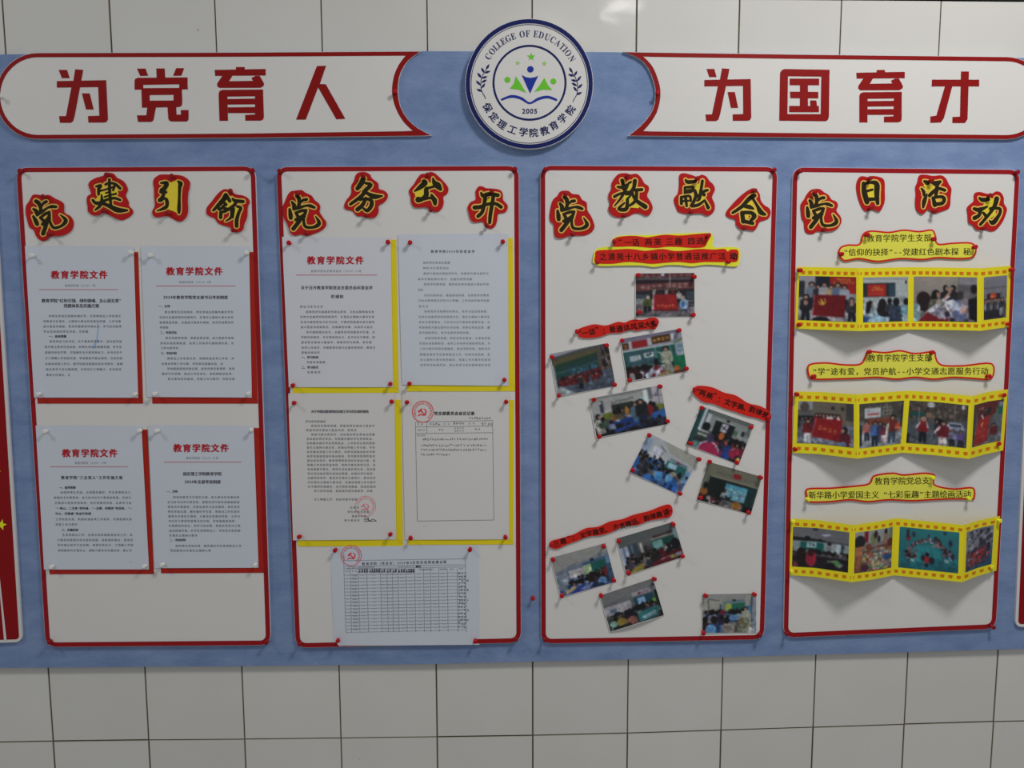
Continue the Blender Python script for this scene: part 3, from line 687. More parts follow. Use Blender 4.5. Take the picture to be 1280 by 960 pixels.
def sheet(name, fxy, dfun, nu, nv, material, parent=None, th=0.0003, colors=None):
    """thin curved sheet; fxy(u,v)->frame px, dfun(u,v)->metres off the tiles"""
    uu, vv = np.meshgrid(np.linspace(0, 1, nu + 1), np.linspace(0, 1, nv + 1))
    p_ = fxy(uu, vv); d = dfun(uu, vv)
    A = M(p_[..., 0], p_[..., 1], d).reshape(-1, 3); B = A.copy(); B[:, 1] += th
    n = len(A); w = nu + 1; Fc = []
    for j in range(nv):
        for i in range(nu):
            a = j * w + i; Fc.append([a, a + w, a + w + 1, a + 1])
    nf = len(Fc)
    if th > 0:
        Fc.extend([[q + n for q in f_[::-1]] for f_ in Fc[:nf]])
        rim = [i for i in range(w)] + [j * w + nu for j in range(1, nv + 1)] + [nv * w + i for i in range(nu - 1, -1, -1)] + [j * w for j in range(nv - 1, 0, -1)]
        for k in range(len(rim)):
            a, b = 2 * n + k, 2 * n + (k + 1) % len(rim); Fc.append([a, b, b + len(rim), a + len(rim)])
        V = np.vstack([A, B, A[rim], B[rim]])
    else: V = A
    o = link(name, V, Fc, material, parent, smooth=True)
    if colors is not None:
        at = o.data.attributes.new('print', 'FLOAT_COLOR', 'POINT')
        cc = colors.reshape(-1, 3); cc = np.hstack([cc, np.ones((len(cc), 1))])
        if th > 0: cc = np.vstack([cc, cc, cc[rim], cc[rim]])
        at.data.foreach_set('color', cc.ravel())
    return o

SRC = ('为全面贯彻党的教育方针落实立德树人根本任务推动党建工作与教学科研深度融合结合学院实际制定本方案坚持以习总书记关于教育的重要论述为指导'
       '加强基层组织建设提高党员教育管理质量发挥支部战斗堡垒作用和党员先锋模范作用认真学习会议精神落实责任分工明确工作目标完善考核制度'
       '开展主题党日活动组织师生参加志愿服务做好学生思想政治工作形成长效机制促进各项工作有序开展取得实效')
def body(n, k):
    out = ''; i = (k * 37) % len(SRC)
    r_ = random.Random(k * 131 + n)
    nxt = r_.randint(6, 13)
    for j in range(n):
        if nxt == 0: out += '，'; nxt = r_.randint(6, 13)
        else: out += SRC[i % len(SRC)]; i += 1; nxt -= 1
    return out
class Doc:
    def __init__(s, corners, label, material, base, curl=0.0009, group='printed papers', belly=0.0005):
        s.c = corners
        s.dfn = lambda u, v: base + 0.0003 + belly * np.sin(math.pi * np.clip(v, 0, 1)) * (0.6 + 0.4 * np.cos(u * 5)) + curl * np.clip(v, 0, 1) ** 8 * np.sin(math.pi * np.clip(u, 0, 1)) + 0.6 * curl * (1 - np.clip(v, 0, 1)) ** 8 * np.sin(math.pi * np.clip(u, 0, 1)) ** 2
        s.o = sheet('document', lambda u, v: bil(corners, u, v), s.dfn, 12, 18, material)
        tag(s.o, label, 'document', group); s.k = 0
    def d(s, x, y):
        u, v = ibil(s.c, x, y); return s.dfn(u, v)
    def put(s, name, g, m_): return g.build(name, m_, s.o, s.d, 0.0004)
    def lines(s, name, rows, m_, em=3.35, bold=0.012):
        """rows: (x0, x1, y, text or None, slope)"""
        g = G()
        for r_ in rows:
            x0, x1, y = r_[:3]; tx = r_[3] if len(r_) > 3 and r_[3] else body(max(2, int(round((x1 - x0) / 3.95))), s.k + int(y))
            g.text(tx, x0, y, x1, y - 0.0 * (x1 - x0), em, bold)
        s.k += 1
        return s.put(name, g, m_)
def back(corners, material, label, d=D_PAN):
    o = sheet('backing_card', lambda u, v: bil(corners, u, v), lambda u, v: d + 0.0007 + 0 * u, 2, 2, material, th=0.0004)
    return tag(o, label, 'card', 'coloured backing cards behind the papers')

# --- panel 1
back([(37, 315), (172.6, 315), (178.8, 504.5), (47, 504.5)], 'card_red', 'red card behind the upper left paper of the leftmost panel')
back([(181, 315), (316.8, 315), (322.2, 504.5), (190.5, 504.5)], 'card_red', 'red card behind the upper right paper of the leftmost panel')
back([(52, 537), (184.3, 537), (192.3, 717.5), (62, 717.8)], 'card_red', 'red card behind the lower left paper of the leftmost panel')
back([(193, 535), (323.7, 535), (329.8, 716), (201.3, 716.6)], 'card_red', 'red card behind the lower right paper of the leftmost panel')
BK = D_PAN + 0.0012
def heading(D, x0, x1, y, sx0, sx1, sy, subt, rx0, rx1, ry):
    g = G(); g.text('教育学院文件', x0, y, x1, y, 10.6, 0.035); D.put('red_heading', g, 'ink_red')
    g = G(); g.text(subt, sx0, sy, sx1, sy, 3.4, 0.0); D.put('issue_number', g, 'ink_pale')
    g = G(); g.line(rx0, ry, rx1, ry, 0.62, 10); D.put('red_rule', g, 'rule_red')
PG1 = 'official papers on the leftmost panel'
D = Doc([(31, 307.6), (167, 308), (172.7, 497.2), (42.5, 497)], 'upper left red-headed paper on the leftmost panel, with a blue pen streak', 'paper_blue', BK, group=PG1)
heading(D, 63, 135, 343.4, 81, 119.5, 356.9, '教育学院发〔2025〕1号', 48.6, 147.8, 361.9)
D.lines('title_text', [(52, 151.5, 375.8, '教育学院“红色引领、绿色铸魂、五心润五育”'), (79.5, 124, 382.2, '党建体系及实施方案')], 'ink_bold', 5.2, 0.016)
D.lines('body_text', [(60.5, 151.5, 395), (53.8, 151.3, 401.6), (53.8, 152, 408), (54, 110.5, 414.4), (61.5, 152.5, 426.7), (55.5, 152.5, 433.6), (56, 153, 440.5), (56, 153.2, 447.7), (56, 153.5, 454.8), (57, 152, 461.6), (57.5, 88, 468.6)], 'ink_grey')
D.lines('bold_text', [(61, 83, 420.4, '一、总体思路')], 'ink_bold', 3.6, 0.02)
g = G(); g.stroke([(122.3, 404, .5), (122.6, 413, 1.0), (121, 424, 1.4), (118.6, 431, 2.0), (117.2, 436, .5)]); D.put('blue_pen_streak', g, 'blue_ink')
pins4('the upper left paper, leftmost panel', [(38.7, 319.5), (163.3, 316.3), (168.7, 493), (47.3, 493)], D.d, 'pin_white')
D = Doc([(176, 307.6), (311.3, 308), (314.8, 497), (183.5, 496.3)], 'upper right red-headed paper on the leftmost panel, headed by a rule', 'paper_blue', BK, group=PG1)
heading(D, 207, 279, 339, 224, 264, 352.6, '教育学院发〔2025〕4号', 195, 294.5, 357.4)
D.lines('title_text', [(204, 285, 371.6, '2024年教育学院党支部书记考核制度')], 'ink_bold', 4.9, 0.016)
sc = 5.647
D.lines('body_text', [(205.5, 292, 390), (199, 292, 396.6), (199, 292.3, 403), (199.5, 210.5, 409.3), (206.5, 292.5, 422.4), (200, 292.5, 429), (200.5, 223, 435), (208.5, 293, 448), (201.5, 279, 454.7), (208.5, 293.5, 460.8), (202, 293.5, 467.2), (209.5, 293.8, 473.6)], 'ink_grey')
D.lines('bold_text', [(198, 212.5, 382.7, '一、总则'), (200, 221, 415.6, '二、考核目标'), (201, 221, 441.4, '三、考核内容')], 'ink_bold', 3.6, 0.015)
pins4('the upper right paper, leftmost panel', [(187, 319.5), (308, 316.5), (309.5, 492.4), (192.6, 493)], D.d, 'pin_white')
D = Doc([(44.5, 532), (176.7, 532.5), (186.3, 711.8), (55, 712)], 'lower left red-headed paper on the leftmost panel, two bold lines in its text', 'paper_blue', BK, group=PG1)
heading(D, 77, 147.5, 566.3, 93.5, 133, 578.7, '教育学院发〔2025〕13号', 62.6, 160, 583.4)
D.lines('title_text', [(76, 153.5, 597, '教育学院“三全育人”工作实施方案')], 'ink_bold', 4.8, 0.016)
D.lines('body_text', [(75, 163.5, 615.4), (67, 164, 622), (68, 164.5, 628.6), (69, 165, 649), (69, 97, 655.6), (77.5, 166, 668.6), (71, 166.5, 675), (71.5, 167, 681.3), (72, 165, 688)], 'ink_grey')
D.lines('bold_text', [(74, 94.5, 609.4, '一、指导思想'), (69, 165, 635.3, '“一核心、二主体”的内涵，“一主题、四载体”的目标，“一'), (69, 114, 642, '中心、四制度”的运行机制'), (77, 98, 662.4, '二、实施目标')], 'ink_bold', 3.5, 0.02)
g = G(); g.text('—1', 161, 702.3, 166, 702.3, 2.6); D.put('page_number', g, 'ink_grey')
pins4('the lower left paper, leftmost panel', [(55.3, 539.8), (174, 539), (180.6, 709), (63.4, 709.7)], D.d, 'pin_white')
D = Doc([(185.2, 531.5), (317, 532.5), (323.2, 709.7), (193.3, 710.2)], 'lower right red-headed paper on the leftmost panel, two-line title in its middle', 'paper_blue', BK, group=PG1)
heading(D, 216, 286.5, 560, 232.5, 273, 572.6, '教育学院发〔2024〕32号', 204.7, 301.5, 577.6)
D.lines('title_text', [(228.5, 277, 592.3, '保定理工学院教育学院'), (230.5, 276, 602.3, '2024年支部考核制度')], 'ink_bold', 5.0, 0.016)
D.lines('body_text', [(216, 299.5, 621.5), (209, 299.5, 627.6), (209.3, 300, 633.6), (209.6, 300, 639.5), (210, 300.3, 645.4), (210, 297.5, 651.2), (210.6, 300.6, 657.2), (211, 300.6, 663.3), (211.3, 247, 669.3), (219, 302, 682.3), (212.3, 264, 688.2)], 'ink_grey')
D.lines('bold_text', [(208.5, 222, 614.3, '一、总则'), (212, 232, 675, '二、考核原则')], 'ink_bold', 3.6, 0.015)
pins4('the lower right paper, leftmost panel', [(196, 539.4), (313.4, 538.2), (318.3, 707), (202.6, 707)], D.d, 'pin_white')
# --- panel 2
back([(358, 299.5), (495.2, 299.5), (498.3, 491), (366, 491.5)], 'card_yellow', 'yellow card behind the upper left paper of the second panel')
back([(503, 297.5), (640.8, 297.5), (643.8, 489), (508.5, 489.3)], 'card_yellow', 'yellow card behind the upper right paper of the second panel')
back([(366, 499.5), (500.8, 499.5), (503.8, 682.7), (372.5, 683)], 'card_yellow', 'yellow card behind the lower left paper of the second panel')
back([(508, 500), (642.6, 500), (641.3, 680.6), (510, 681)], 'card_yellow', 'yellow card behind the stamped form on the second panel')
PG2 = 'typed papers on the second panel'
D = Doc([(352.5, 296), (488.3, 296.5), (491.3, 484), (361, 484)], 'upper left red-headed paper on the second panel, with a half page of text', 'paper_cool', BK, group=PG2)
heading(D, 383, 455.5, 325.3, 388.5, 452, 338.8, '教育学院总支委员会发〔2024〕10号', 370.3, 471.5, 343.7)
D.lines('title_text', [(376, 466, 359.6, '关于召开教育学院党总支委员会科室自学'), (413.5, 429.5, 370.6, '的通知')], 'ink_bold', 4.9, 0.016)
D.lines('body_text', [(374.5, 404, 383.2), (382, 468, 389.8), (375, 468.3, 396), (375.3, 468.5, 402.5), (375.5, 466, 408.8), (382.5, 469, 415.2), (376, 469, 421.5), (376.2, 465, 427.8), (376.5, 469.5, 434.5), (376.5, 400, 440.6), (383, 411, 452.7), (383.5, 401, 465.2)], 'ink_grey')
D.lines('bold_text', [(376.5, 398, 446.6, '一、学习时间'), (377, 398, 459.2, '二、学习形式')], 'ink_bold', 3.6, 0.02)
pins4('the upper left paper, second panel', [(361, 304), (485, 303.2), (487, 480.5), (365.8, 481.7)], D.d)
D = Doc([(497.5, 293), (635, 292), (635.8, 482.4), (502.5, 481)], 'upper right typed paper on the second panel, no red heading, long text', 'paper_blue', BK, group=PG2)
D.lines('title_text', [(538, 594, 314.3, '教育学院2024年科室自学')], 'ink', 4.0, 0.015)
D.lines('body_text', [(528.5, 563, 328.2), (528.5, 561.5, 335), (529, 611, 341.8), (522, 590.5, 348.8), (529.5, 611.3, 355.2), (522.2, 529, 362.2), (529.8, 611.6, 369), (522.5, 612, 375.6), (522.8, 536, 382.8), (530, 612.2, 389.2), (523, 612.4, 396), (523.2, 612.6, 402.6), (523.4, 612.8, 409.2), (523.6, 590, 415.8), (530.8, 613, 422.6), (524, 613.2, 429.2), (524.2, 613.4, 435.8), (524.5, 613, 443), (524.8, 613.4, 449.6), (525, 613.6, 456.2)], 'ink_pale')
pins4('the upper right paper, second panel', [(511.7, 303.7), (628.8, 302.6), (630.7, 475.8), (511.8, 480)], D.d)
D = Doc([(360.3, 491.6), (493, 491.2), (495.2, 674.4), (366.3, 675.4)], 'lower left typed paper on the second panel, pale red stamp near its foot', 'paper_warm', BK, group=PG2)
D.lines('title_text', [(389, 461, 514.4, '关于申报边教育院校发展工作示范支部的报告')], 'ink', 3.9, 0.02)
ys = 526.8 + np.arange(16) * 5.43
rows = [(381.5, 407.5, 526.8)] + [(388.5 if k in (1, 3) else 382 + 0.17 * k, (446 if k == 2 else 468.5 + .1 * k), float(y)) for k, y in enumerate(ys) if k > 0]
rows += [(392, 466, 613.6), (392, 447, 624.2), (437, 449, 634.4), (434, 462, 639.8), (439.5, 458, 645.2), (430, 450, 650.4)]
D.lines('body_text', rows, 'ink_grey', 3.3, 0.008)
g = G(); g.circle_line(456.8, 632.8, 12.6, 0.55, 48); hammer_sickle(g, 456, 633.5, 4.8, .2)
for k in range(14):
    th = math.radians(200 + k * 17); g.glyph('中共保定理工学院教育学院总支'[k], 456.8 + 10 * math.cos(th), 632.8 + 10 * math.sin(th), 2.6, th + math.pi / 2)
D.put('round_stamp', g, 'stamp_pale')
g = G(); g.stroke([(454.5, 650, .5), (456.5, 648.5, .7), (458.5, 650.5, .6)]); g.stroke([(458, 647.5, .6), (462, 650.8, .7), (466, 649, .6), (470.5, 651.3, .6)]); g.line(455, 651.6, 471, 651.2, .5, 3); g.line(460, 646, 461, 651.5, .6, 2); D.put('signature', g, 'ink_bold')
pins4('the lower left paper, second panel', [(367.5, 504.4), (490, 503), (488, 668.8), (374.6, 672)], D.d)
D = Doc([(502.5, 490), (636, 490.2), (636.4, 674.2), (506.3, 674.8)], 'handwritten meeting form on the second panel, red round stamp at its top left', 'paper_warm', BK, group=PG2)
f8 = lambda a, b: (500 + a / 5.053, 490 + b / 5.053)
g = G(); g.text('党支部委员会会议记录', 542.5, 516.7, 593.5, 516.7, 5.0, 0.02); D.put('title_text', g, 'ink_bold')
g = G()
L = [f8(97, 190), f8(585, 180), f8(593, 808), f8(110, 815)]
for a, b in zip(L, L[1:] + L[:1]): g.line(*a, *b, .45, 8)
g.line(*f8(98, 220), *f8(586, 214), .4); g.line(*f8(99, 262), *f8(587, 256), .4); g.line(*f8(168, 188), *f8(171, 260), .4, 3)
D.put('form_lines', g, 'ink_grey')
g = G(); g.text('时间', *f8(105, 203), *f8(150, 202), 2.8); g.text('地点', *f8(268, 202), *f8(320, 201), 2.8); g.text('主持', *f8(425, 198), *f8(480, 197), 2.8); g.text('参会人员', *f8(108, 240), *f8(158, 239), 2.6); g.text('应到人数', *f8(340, 228), *f8(405, 227), 2.6); g.text('缺席人员', *f8(343, 245), *f8(405, 244), 2.6); g.text('会议内容', *f8(106, 274), *f8(160, 273), 2.6)
g.text('——', *f8(150, 846), *f8(172, 846), 2.4)
D.put('form_text', g, 'ink_pale')
def scrawl(g, x0, x1, y, h=2.6, k=0):
    r_ = random.Random(k); x = x0
    while x < x1:
        for q in range(4):
            a = (x + r_.uniform(0, h * .8), y + r_.uniform(-h / 2, h / 2)); b = (x + r_.uniform(0, h * .9), y + r_.uniform(-h / 2, h / 2))
            g.line(*a, *(b[0] + .2, b[1] + .15), .36, 1)
        x += h * 1.02
g = G()
for k, (a, b, y, h) in enumerate([(183, 245, 202, 3.6), (335, 405, 200, 3.6), (512, 568, 203, 3.6), (245, 262, 240, 3.0), (475, 495, 238, 3.0), (140, 545, 297, 3.0), (132, 540, 336, 3.0), (132, 542, 364, 3.0), (132, 308, 394, 3.0), (436, 575, 168, 3.0)]):
    scrawl(g, 500 + a / 5.053, 500 + b / 5.053, 490 + (y - (0.01 * (a - 130))) / 5.053, h, k)
D.put('handwriting', g, 'ink')
g = G(); g.circle_line(*f8(144, 124), 13.1, 0.95, 48); hammer_sickle(g, *f8(140, 126), 5.2, .26)
for k in range(16):
    th = math.radians(150 + k * 17); x, y = f8(144, 124); g.glyph('中国共产党保定理工学院教育学院支'[k], x + 10.3 * math.cos(th), y + 10.3 * math.sin(th), 3.0, th + math.pi / 2)
D.put('round_stamp', g, 'stamp')
pins4('the stamped form, second panel', [(509.1, 503.5), (632.6, 502.5), (631.6, 671.8), (512.6, 673)], D.d)
D = Doc([(413, 683), (598.4, 682), (599.2, 806), (417, 807.3)], 'landscape table sheet with a red stamp at the foot of the second panel', 'paper_blue', D_PAN, 0.001, group=PG2)
f9 = lambda a, b: (410 + a / 6.737, 680 + b / 6.737)
g = G()
cols = [(132, 150), (188, 198), (252, 270), (325, 342), (440, 455), (495, 508), (540, 552), (590, 600), (655, 668), (730, 738), (805, 812), (862, 868), (930, 938), (1005, 1012), (1088, 1095), (1158, 1165)]
for q, (a, b) in enumerate(cols): g.line(*f9(a, 205 if 0 < q < 15 else 135), *f9(b, 742 if q else 745), .34, 6)
for k in range(18):
    y = 262 + k * 28.4; g.line(*f9(136 + k * .9, y), *f9(1160, y - 22), .30, 8)
for y in (140, 190, 208): g.line(*f9(134, y), *f9(1158, y - 16), .34, 8)
D.put('table_lines', g, 'ink_grey')
g = G(); g.text('教育学院（党总支）2025年4月党员党费收缴台账', *f9(283, 168), *f9(1002, 150), 4.2, 0.01)
D.put('title_text', g, 'ink')
g = G(); g.text('单位盖章', *f9(160, 205), *f9(240, 200), 2.6); g.text('教育学院支部委员会', *f9(252, 195), *f9(390, 192), 2.6); g.text('时间人民币元', *f9(590, 188), *f9(725, 185), 2.6); 
g.text('序号', *f9(148, 230), *f9(185, 229), 2.6); g.text('姓 名', *f9(200, 228), *f9(245, 227), 2.6); g.text('党费缴纳基数合计', *f9(765, 215), *f9(895, 213), 2.6); g.text('月缴纳额', *f9(935, 212), *f9(1000, 211), 2.6); g.text('备注', *f9(1025, 211), *f9(1060, 211), 2.6); g.text('签字', *f9(1105, 210), *f9(1140, 209), 2.6)
for k in range(17):
    y = 266 + k * 28.4
    for q in range(15):
        a, b = (cols[q][0] + cols[q][1]) / 2, (cols[q + 1][0] + cols[q + 1][1]) / 2
        if q in (13, 14): continue
        mid = (a + b) / 2 + (y - 480) * .03; yy = y - (mid - 136) * 0.021
        if q == 1: g.text(SRC[(k * 5) % 90:(k * 5) % 90 + 3], *f9(mid - 22, yy), *f9(mid + 22, yy), 2.6)
        else: g.text(str((k * 37 + q * 113) % 900 + 10) if q else str(k + 1), *f9(mid - 18, yy), *f9(mid + 18, yy), 2.4)
D.put('table_text', g, 'ink_pale')
g = G()
for a0_, a1_ in ((256, 340), (345, 440), (445, 485), (495, 535), (545, 580), (590, 650), (655, 728)):
    g.text('工资津贴绩效岗位'[:max(2, int((a1_ - a0_) / 18))], *f9(a0_, 218), *f9(a1_, 216), 2.5, 0.03); g.text('党费缴纳基数合计'[:max(2, int((a1_ - a0_) / 18))], *f9(a0_, 235), *f9(a1_, 232), 2.5, 0.03)
g.text('单位元', *f9(740, 190), *f9(782, 188), 3.0, 0.03)
D.put('header_text', g, 'ink_bold')
g = G()
for k in range(17): scrawl(g, f9(1095, 0)[0], f9(1150 + (k % 3) * 8, 0)[0], 680 + (246 + k * 28.2) / 6.737, 3.4, 50 + k)
D.put('signatures', g, 'ink_bold')
g = G(); g.circle_line(*f9(195, 97), 12.7, 0.7, 48); hammer_sickle(g, *f9(197, 99), 4.8, .24)
for k in range(16):
    th = math.radians(150 + k * 17); x, y = f9(195, 97); g.glyph('中国共产党保定理工学院教育学院支'[k], x + 10 * math.cos(th), y + 10 * math.sin(th), 2.8, th + math.pi / 2)
D.put('round_stamp', g, 'stamp')
pins4('the landscape table sheet', [(419, 688.5), (588, 687), (594, 802), (421.8, 801.8)], D.d)
#PHOTOS
# ------------------------------------------------------------------ pictures printed on the photographs
class Pic:
    """a small colour print, painted by shapes in 0..1 coordinates (x right, y down), sRGB colours"""
    def __init__(s, w, h, top, bottom=None, seed=0):
        s.w, s.h = w, h; s.ss = 3
        W, H = w * s.ss, h * s.ss
        s.X, s.Y = np.meshgrid((np.arange(W) + .5) / W, (np.arange(H) + .5) / H)
        t = s.Y[..., None]; bottom = bottom or top
        s.a = (1 - t) * np.array(top, float) + t * np.array(bottom, float); s.r = np.random.default_rng(seed + 5); s.asp = w / h
    def _p(s, m, c): s.a[m] = c
    def rect(s, x0, y0, x1, y1, c): s._p((s.X >= x0) & (s.X <= x1) & (s.Y >= y0) & (s.Y <= y1), c); return s
    def poly(s, pts, c):
        P = np.array(pts, float); m = np.zeros(s.X.shape, bool); n = len(P)
        for i in range(n):
            (x0, y0), (x1, y1) = P[i], P[(i + 1) % n]
            if y0 == y1: continue
            k = ((y0 > s.Y) != (y1 > s.Y)) & (s.X < (x1 - x0) * (s.Y - y0) / (y1 - y0) + x0)
            m ^= k
        s._p(m, c); return s
    def ell(s, x, y, rx, ry, c): s._p(((s.X - x) / rx) ** 2 + ((s.Y - y) / ry) ** 2 <= 1, c); return s
    def line(s, x0, y0, x1, y1, w, c):
        dx, dy = (x1 - x0), (y1 - y0) / s.asp; L = dx * dx + dy * dy + 1e-12
        t = np.clip(((s.X - x0) * dx + (s.Y - y0) / s.asp * dy) / L, 0, 1)
        s._p(np.hypot(s.X - x0 - t * dx, (s.Y - y0) / s.asp - t * dy) <= w / 2, c); return s
    def man(s, x, y, h, top, hair=(22, 20, 24), legs=(26, 30, 42), skin=(165, 125, 105), face=True):
        """standing figure, feet at (x, y), height h"""
        w = h * 0.16 / s.asp * 1.0
        s.poly([(x - w, y), (x - w * .9, y - .45 * h), (x + w * .9, y - .45 * h), (x + w, y), (x + w * .2, y), (x, y - .35 * h), (x - w * .2, y)], legs)
        s.poly([(x - w * 1.4, y - .42 * h), (x - w * 1.3, y - .78 * h), (x - w * .4, y - .86 * h), (x + w * .4, y - .86 * h), (x + w * 1.3, y - .78 * h), (x + w * 1.4, y - .42 * h)], top)
        s.ell(x, y - .92 * h, w * .75, h * .095, hair)
        if face: s.ell(x, y - .90 * h, w * .5, h * .065, skin)
        return s
    def bust(s, x, y, r, top, hair=(22, 20, 26), face=None):
        """seated figure seen from behind or the side, head centre (x, y), radius r (of the width)"""
        s.poly([(x - 2.1 * r, y + 4.2 * r * s.asp), (x - 1.8 * r, y + 1.7 * r * s.asp), (x - .6 * r, y + .9 * r * s.asp), (x + .6 * r, y + .9 * r * s.asp), (x + 1.8 * r, y + 1.7 * r * s.asp), (x + 2.1 * r, y + 4.2 * r * s.asp)], top)
        s.ell(x, y, r, r * s.asp * 1.15, hair)
        if face: s.ell(x + face * r * .45, y + .15 * r * s.asp, r * .55, r * s.asp * .7, (160, 120, 102))
        return s
    def crowd(s, x0, y0, x1, y1, n, cols, r=.02, hair=(24, 22, 28), face=0.35):
        P = sorted([(s.r.uniform(0, 1), s.r.uniform(x0, x1)) for _ in range(n)])
        for t, x in P:
            y = y0 + t * (y1 - y0); c = cols[s.r.integers(len(cols))]
            s.bust(x, y, r * (0.8 + .5 * t), tuple(np.array(c) * s.r.uniform(.75, 1.15)), hair, s.r.choice([-1, 1]) if s.r.random() < face else None)
        return s
    def dots(s, x0, y0, x1, y1, n, cols, r=.012, el=1.0):
        for _ in range(n):
            c = cols[s.r.integers(len(cols))]; x, y = s.r.uniform(x0, x1), s.r.uniform(y0, y1); q = r * s.r.uniform(.5, 1.4)
            s.ell(x, y, q, q * s.asp * el, c)
        return s
    def glyphs(s, x0, y0, x1, y1, n, c, fill=.7):
        """a row of tiny illegible characters"""
        for k in range(n):
            cx = x0 + (x1 - x0) * (k + .5) / n; cy = y0 + (y1 - y0) * (k + .5) / n; w = (x1 - x0) / n * fill / 2
            for _ in range(3):
                yy = cy + s.r.uniform(-w, w) * s.asp; s.line(cx - w, yy, cx + w, yy, w * .38, c)
            xx = cx + s.r.uniform(-w, w) * .5; s.line(xx, cy - w * s.asp, xx, cy + w * s.asp, w * .38, c)
        return s
    def yy(s, h): return (np.arange(h) + .5) / h
    def out(s, white=172, noise=5, dark=.80):
        a = s.a.reshape(s.h, s.ss, s.w, s.ss, 3).mean((1, 3))
        # cloth folds, faces and clutter too small to name: mottling at three scales, then the print's own softness
        for q, amp in ((10, .10), (22, .16), (44, .16)):
            gx, gy = np.linspace(0, q - 1.001, s.w), np.linspace(0, q * .75 - 1.001, s.h)
            gr = s.r.normal(0, 1, (int(q * .75) + 1, q + 1)); ix, iy = gx.astype(int), gy.astype(int); fx, fy = gx - ix, gy - iy
            n_ = (gr[iy][:, ix] * (1 - fx) + gr[iy][:, ix + 1] * fx) * (1 - fy)[:, None] + (gr[iy + 1][:, ix] * (1 - fx) + gr[iy + 1][:, ix + 1] * fx) * fy[:, None]
            wgt = np.clip((s.yy(s.h) - .25) * 2.2, .12, 1)[:, None]
            sat_ = (a.max(2) - a.min(2)) / (a.max(2) + 1)
            a = a * (1 + amp * (1 - .75 * sat_) * wgt * n_)[..., None]
        k_ = np.array([.24, .52, .24])
        for ax in (0, 1):
            pad = np.concatenate([np.take(a, [0], ax), a, np.take(a, [-1], ax)], ax); L = a.shape[ax]
            a = sum(k_[j] * np.take(pad, range(j, j + L), ax) for j in range(3))
        m_ = a.mean(2, keepdims=True); a = m_ + (a - m_) * .80; a = 190 * (np.clip(a, 0, 255) / 190) ** 1.22
        a = a + s.r.normal(0, noise * .5, (s.h, s.w, 3))
        return np.clip(alb(np.clip(a * dark, 2, 250), white), .002, .85)

def classroom(p, wall=(150, 152, 152), ceil=(165, 165, 160), hor=.42):
    p.poly([(0, 0), (1, 0), (1, .18), (.62, hor * .62), (.3, hor * .75), (0, hor)], ceil)
    p.line(0, hor * .95, .45, hor * .62, .008, (90, 92, 96)); return p

PICS = {}
def pic_A():
    p = Pic(84, 63, (90, 50, 60), (112, 108, 116), 1)
    p.rect(0, 0, 1, .10, (96, 48, 58)); p.glyphs(.05, .05, .45, .05, 4, (140, 95, 95)); p.glyphs(.6, .03, .95, .03, 3, (140, 95, 95))
    p.rect(0, .10, 1, .17, (92, 86, 92)).rect(0, .16, 1, .26, (48, 32, 42))
    p.poly([(0, .25), (1, .20), (1, .37), (0, .42)], (112, 62, 68)); p.glyphs(.08, .335, .45, .31, 4, (165, 125, 118)); p.glyphs(.5, .30, .9, .28, 4, (165, 125, 118))
    p.poly([(0, .42), (1, .36), (1, .62), (0, .62)], (44, 40, 50)); p.rect(0, .48, .25, .62, (62, 76, 88)).rect(.86, .42, 1, .60, (66, 80, 92))
    p.rect(0, .62, 1, 1, (108, 104, 112)).rect(0, .58, .3, .70, (130, 134, 134)).rect(.88, .66, 1, .70, (40, 40, 46)).rect(.86, .73, 1, .76, (50, 50, 56))
    p.ell(.46, .04, .03, .035, (175, 195, 205)); p.rect(.575, 0, .588, .42, (205, 200, 200))
    for k in range(9): p.man(.28 + .052 * k, .62, .28, [(40, 36, 44), (150, 146, 150), (60, 30, 36), (44, 44, 56)][k % 4])
    p.man(.73, .74, .34, (150, 150, 154), legs=(22, 22, 26)); p.man(.63, .52, .14, (150, 26, 34))
    p.poly([(.30, .49), (.69, .48), (.72, .84), (.29, .86)], (158, 26, 32)); p.poly([(.29, .49), (.315, .49), (.31, .86), (.28, .80)], (180, 140, 150)); p.glyphs(.36, .74, .66, .74, 5, (205, 110, 60)); p.rect(.3, .83, .72, .86, (110, 24, 34))
    p.ell(.20, .68, .075, .10, (78, 92, 44)); p.ell(.21, .56, .03, .045, (175, 150, 135)); p.rect(.14, .76, .19, .88, (24, 28, 30)).rect(.21, .76, .26, .88, (24, 24, 30))
    p.ell(.82, .70, .075, .12, (140, 168, 195)); p.ell(.81, .56, .03, .045, (150, 125, 118)); p.ell(.80, .72, .03, .07, (50, 96, 160)); p.rect(.78, .82, .88, .87, (50, 70, 110))
    return p
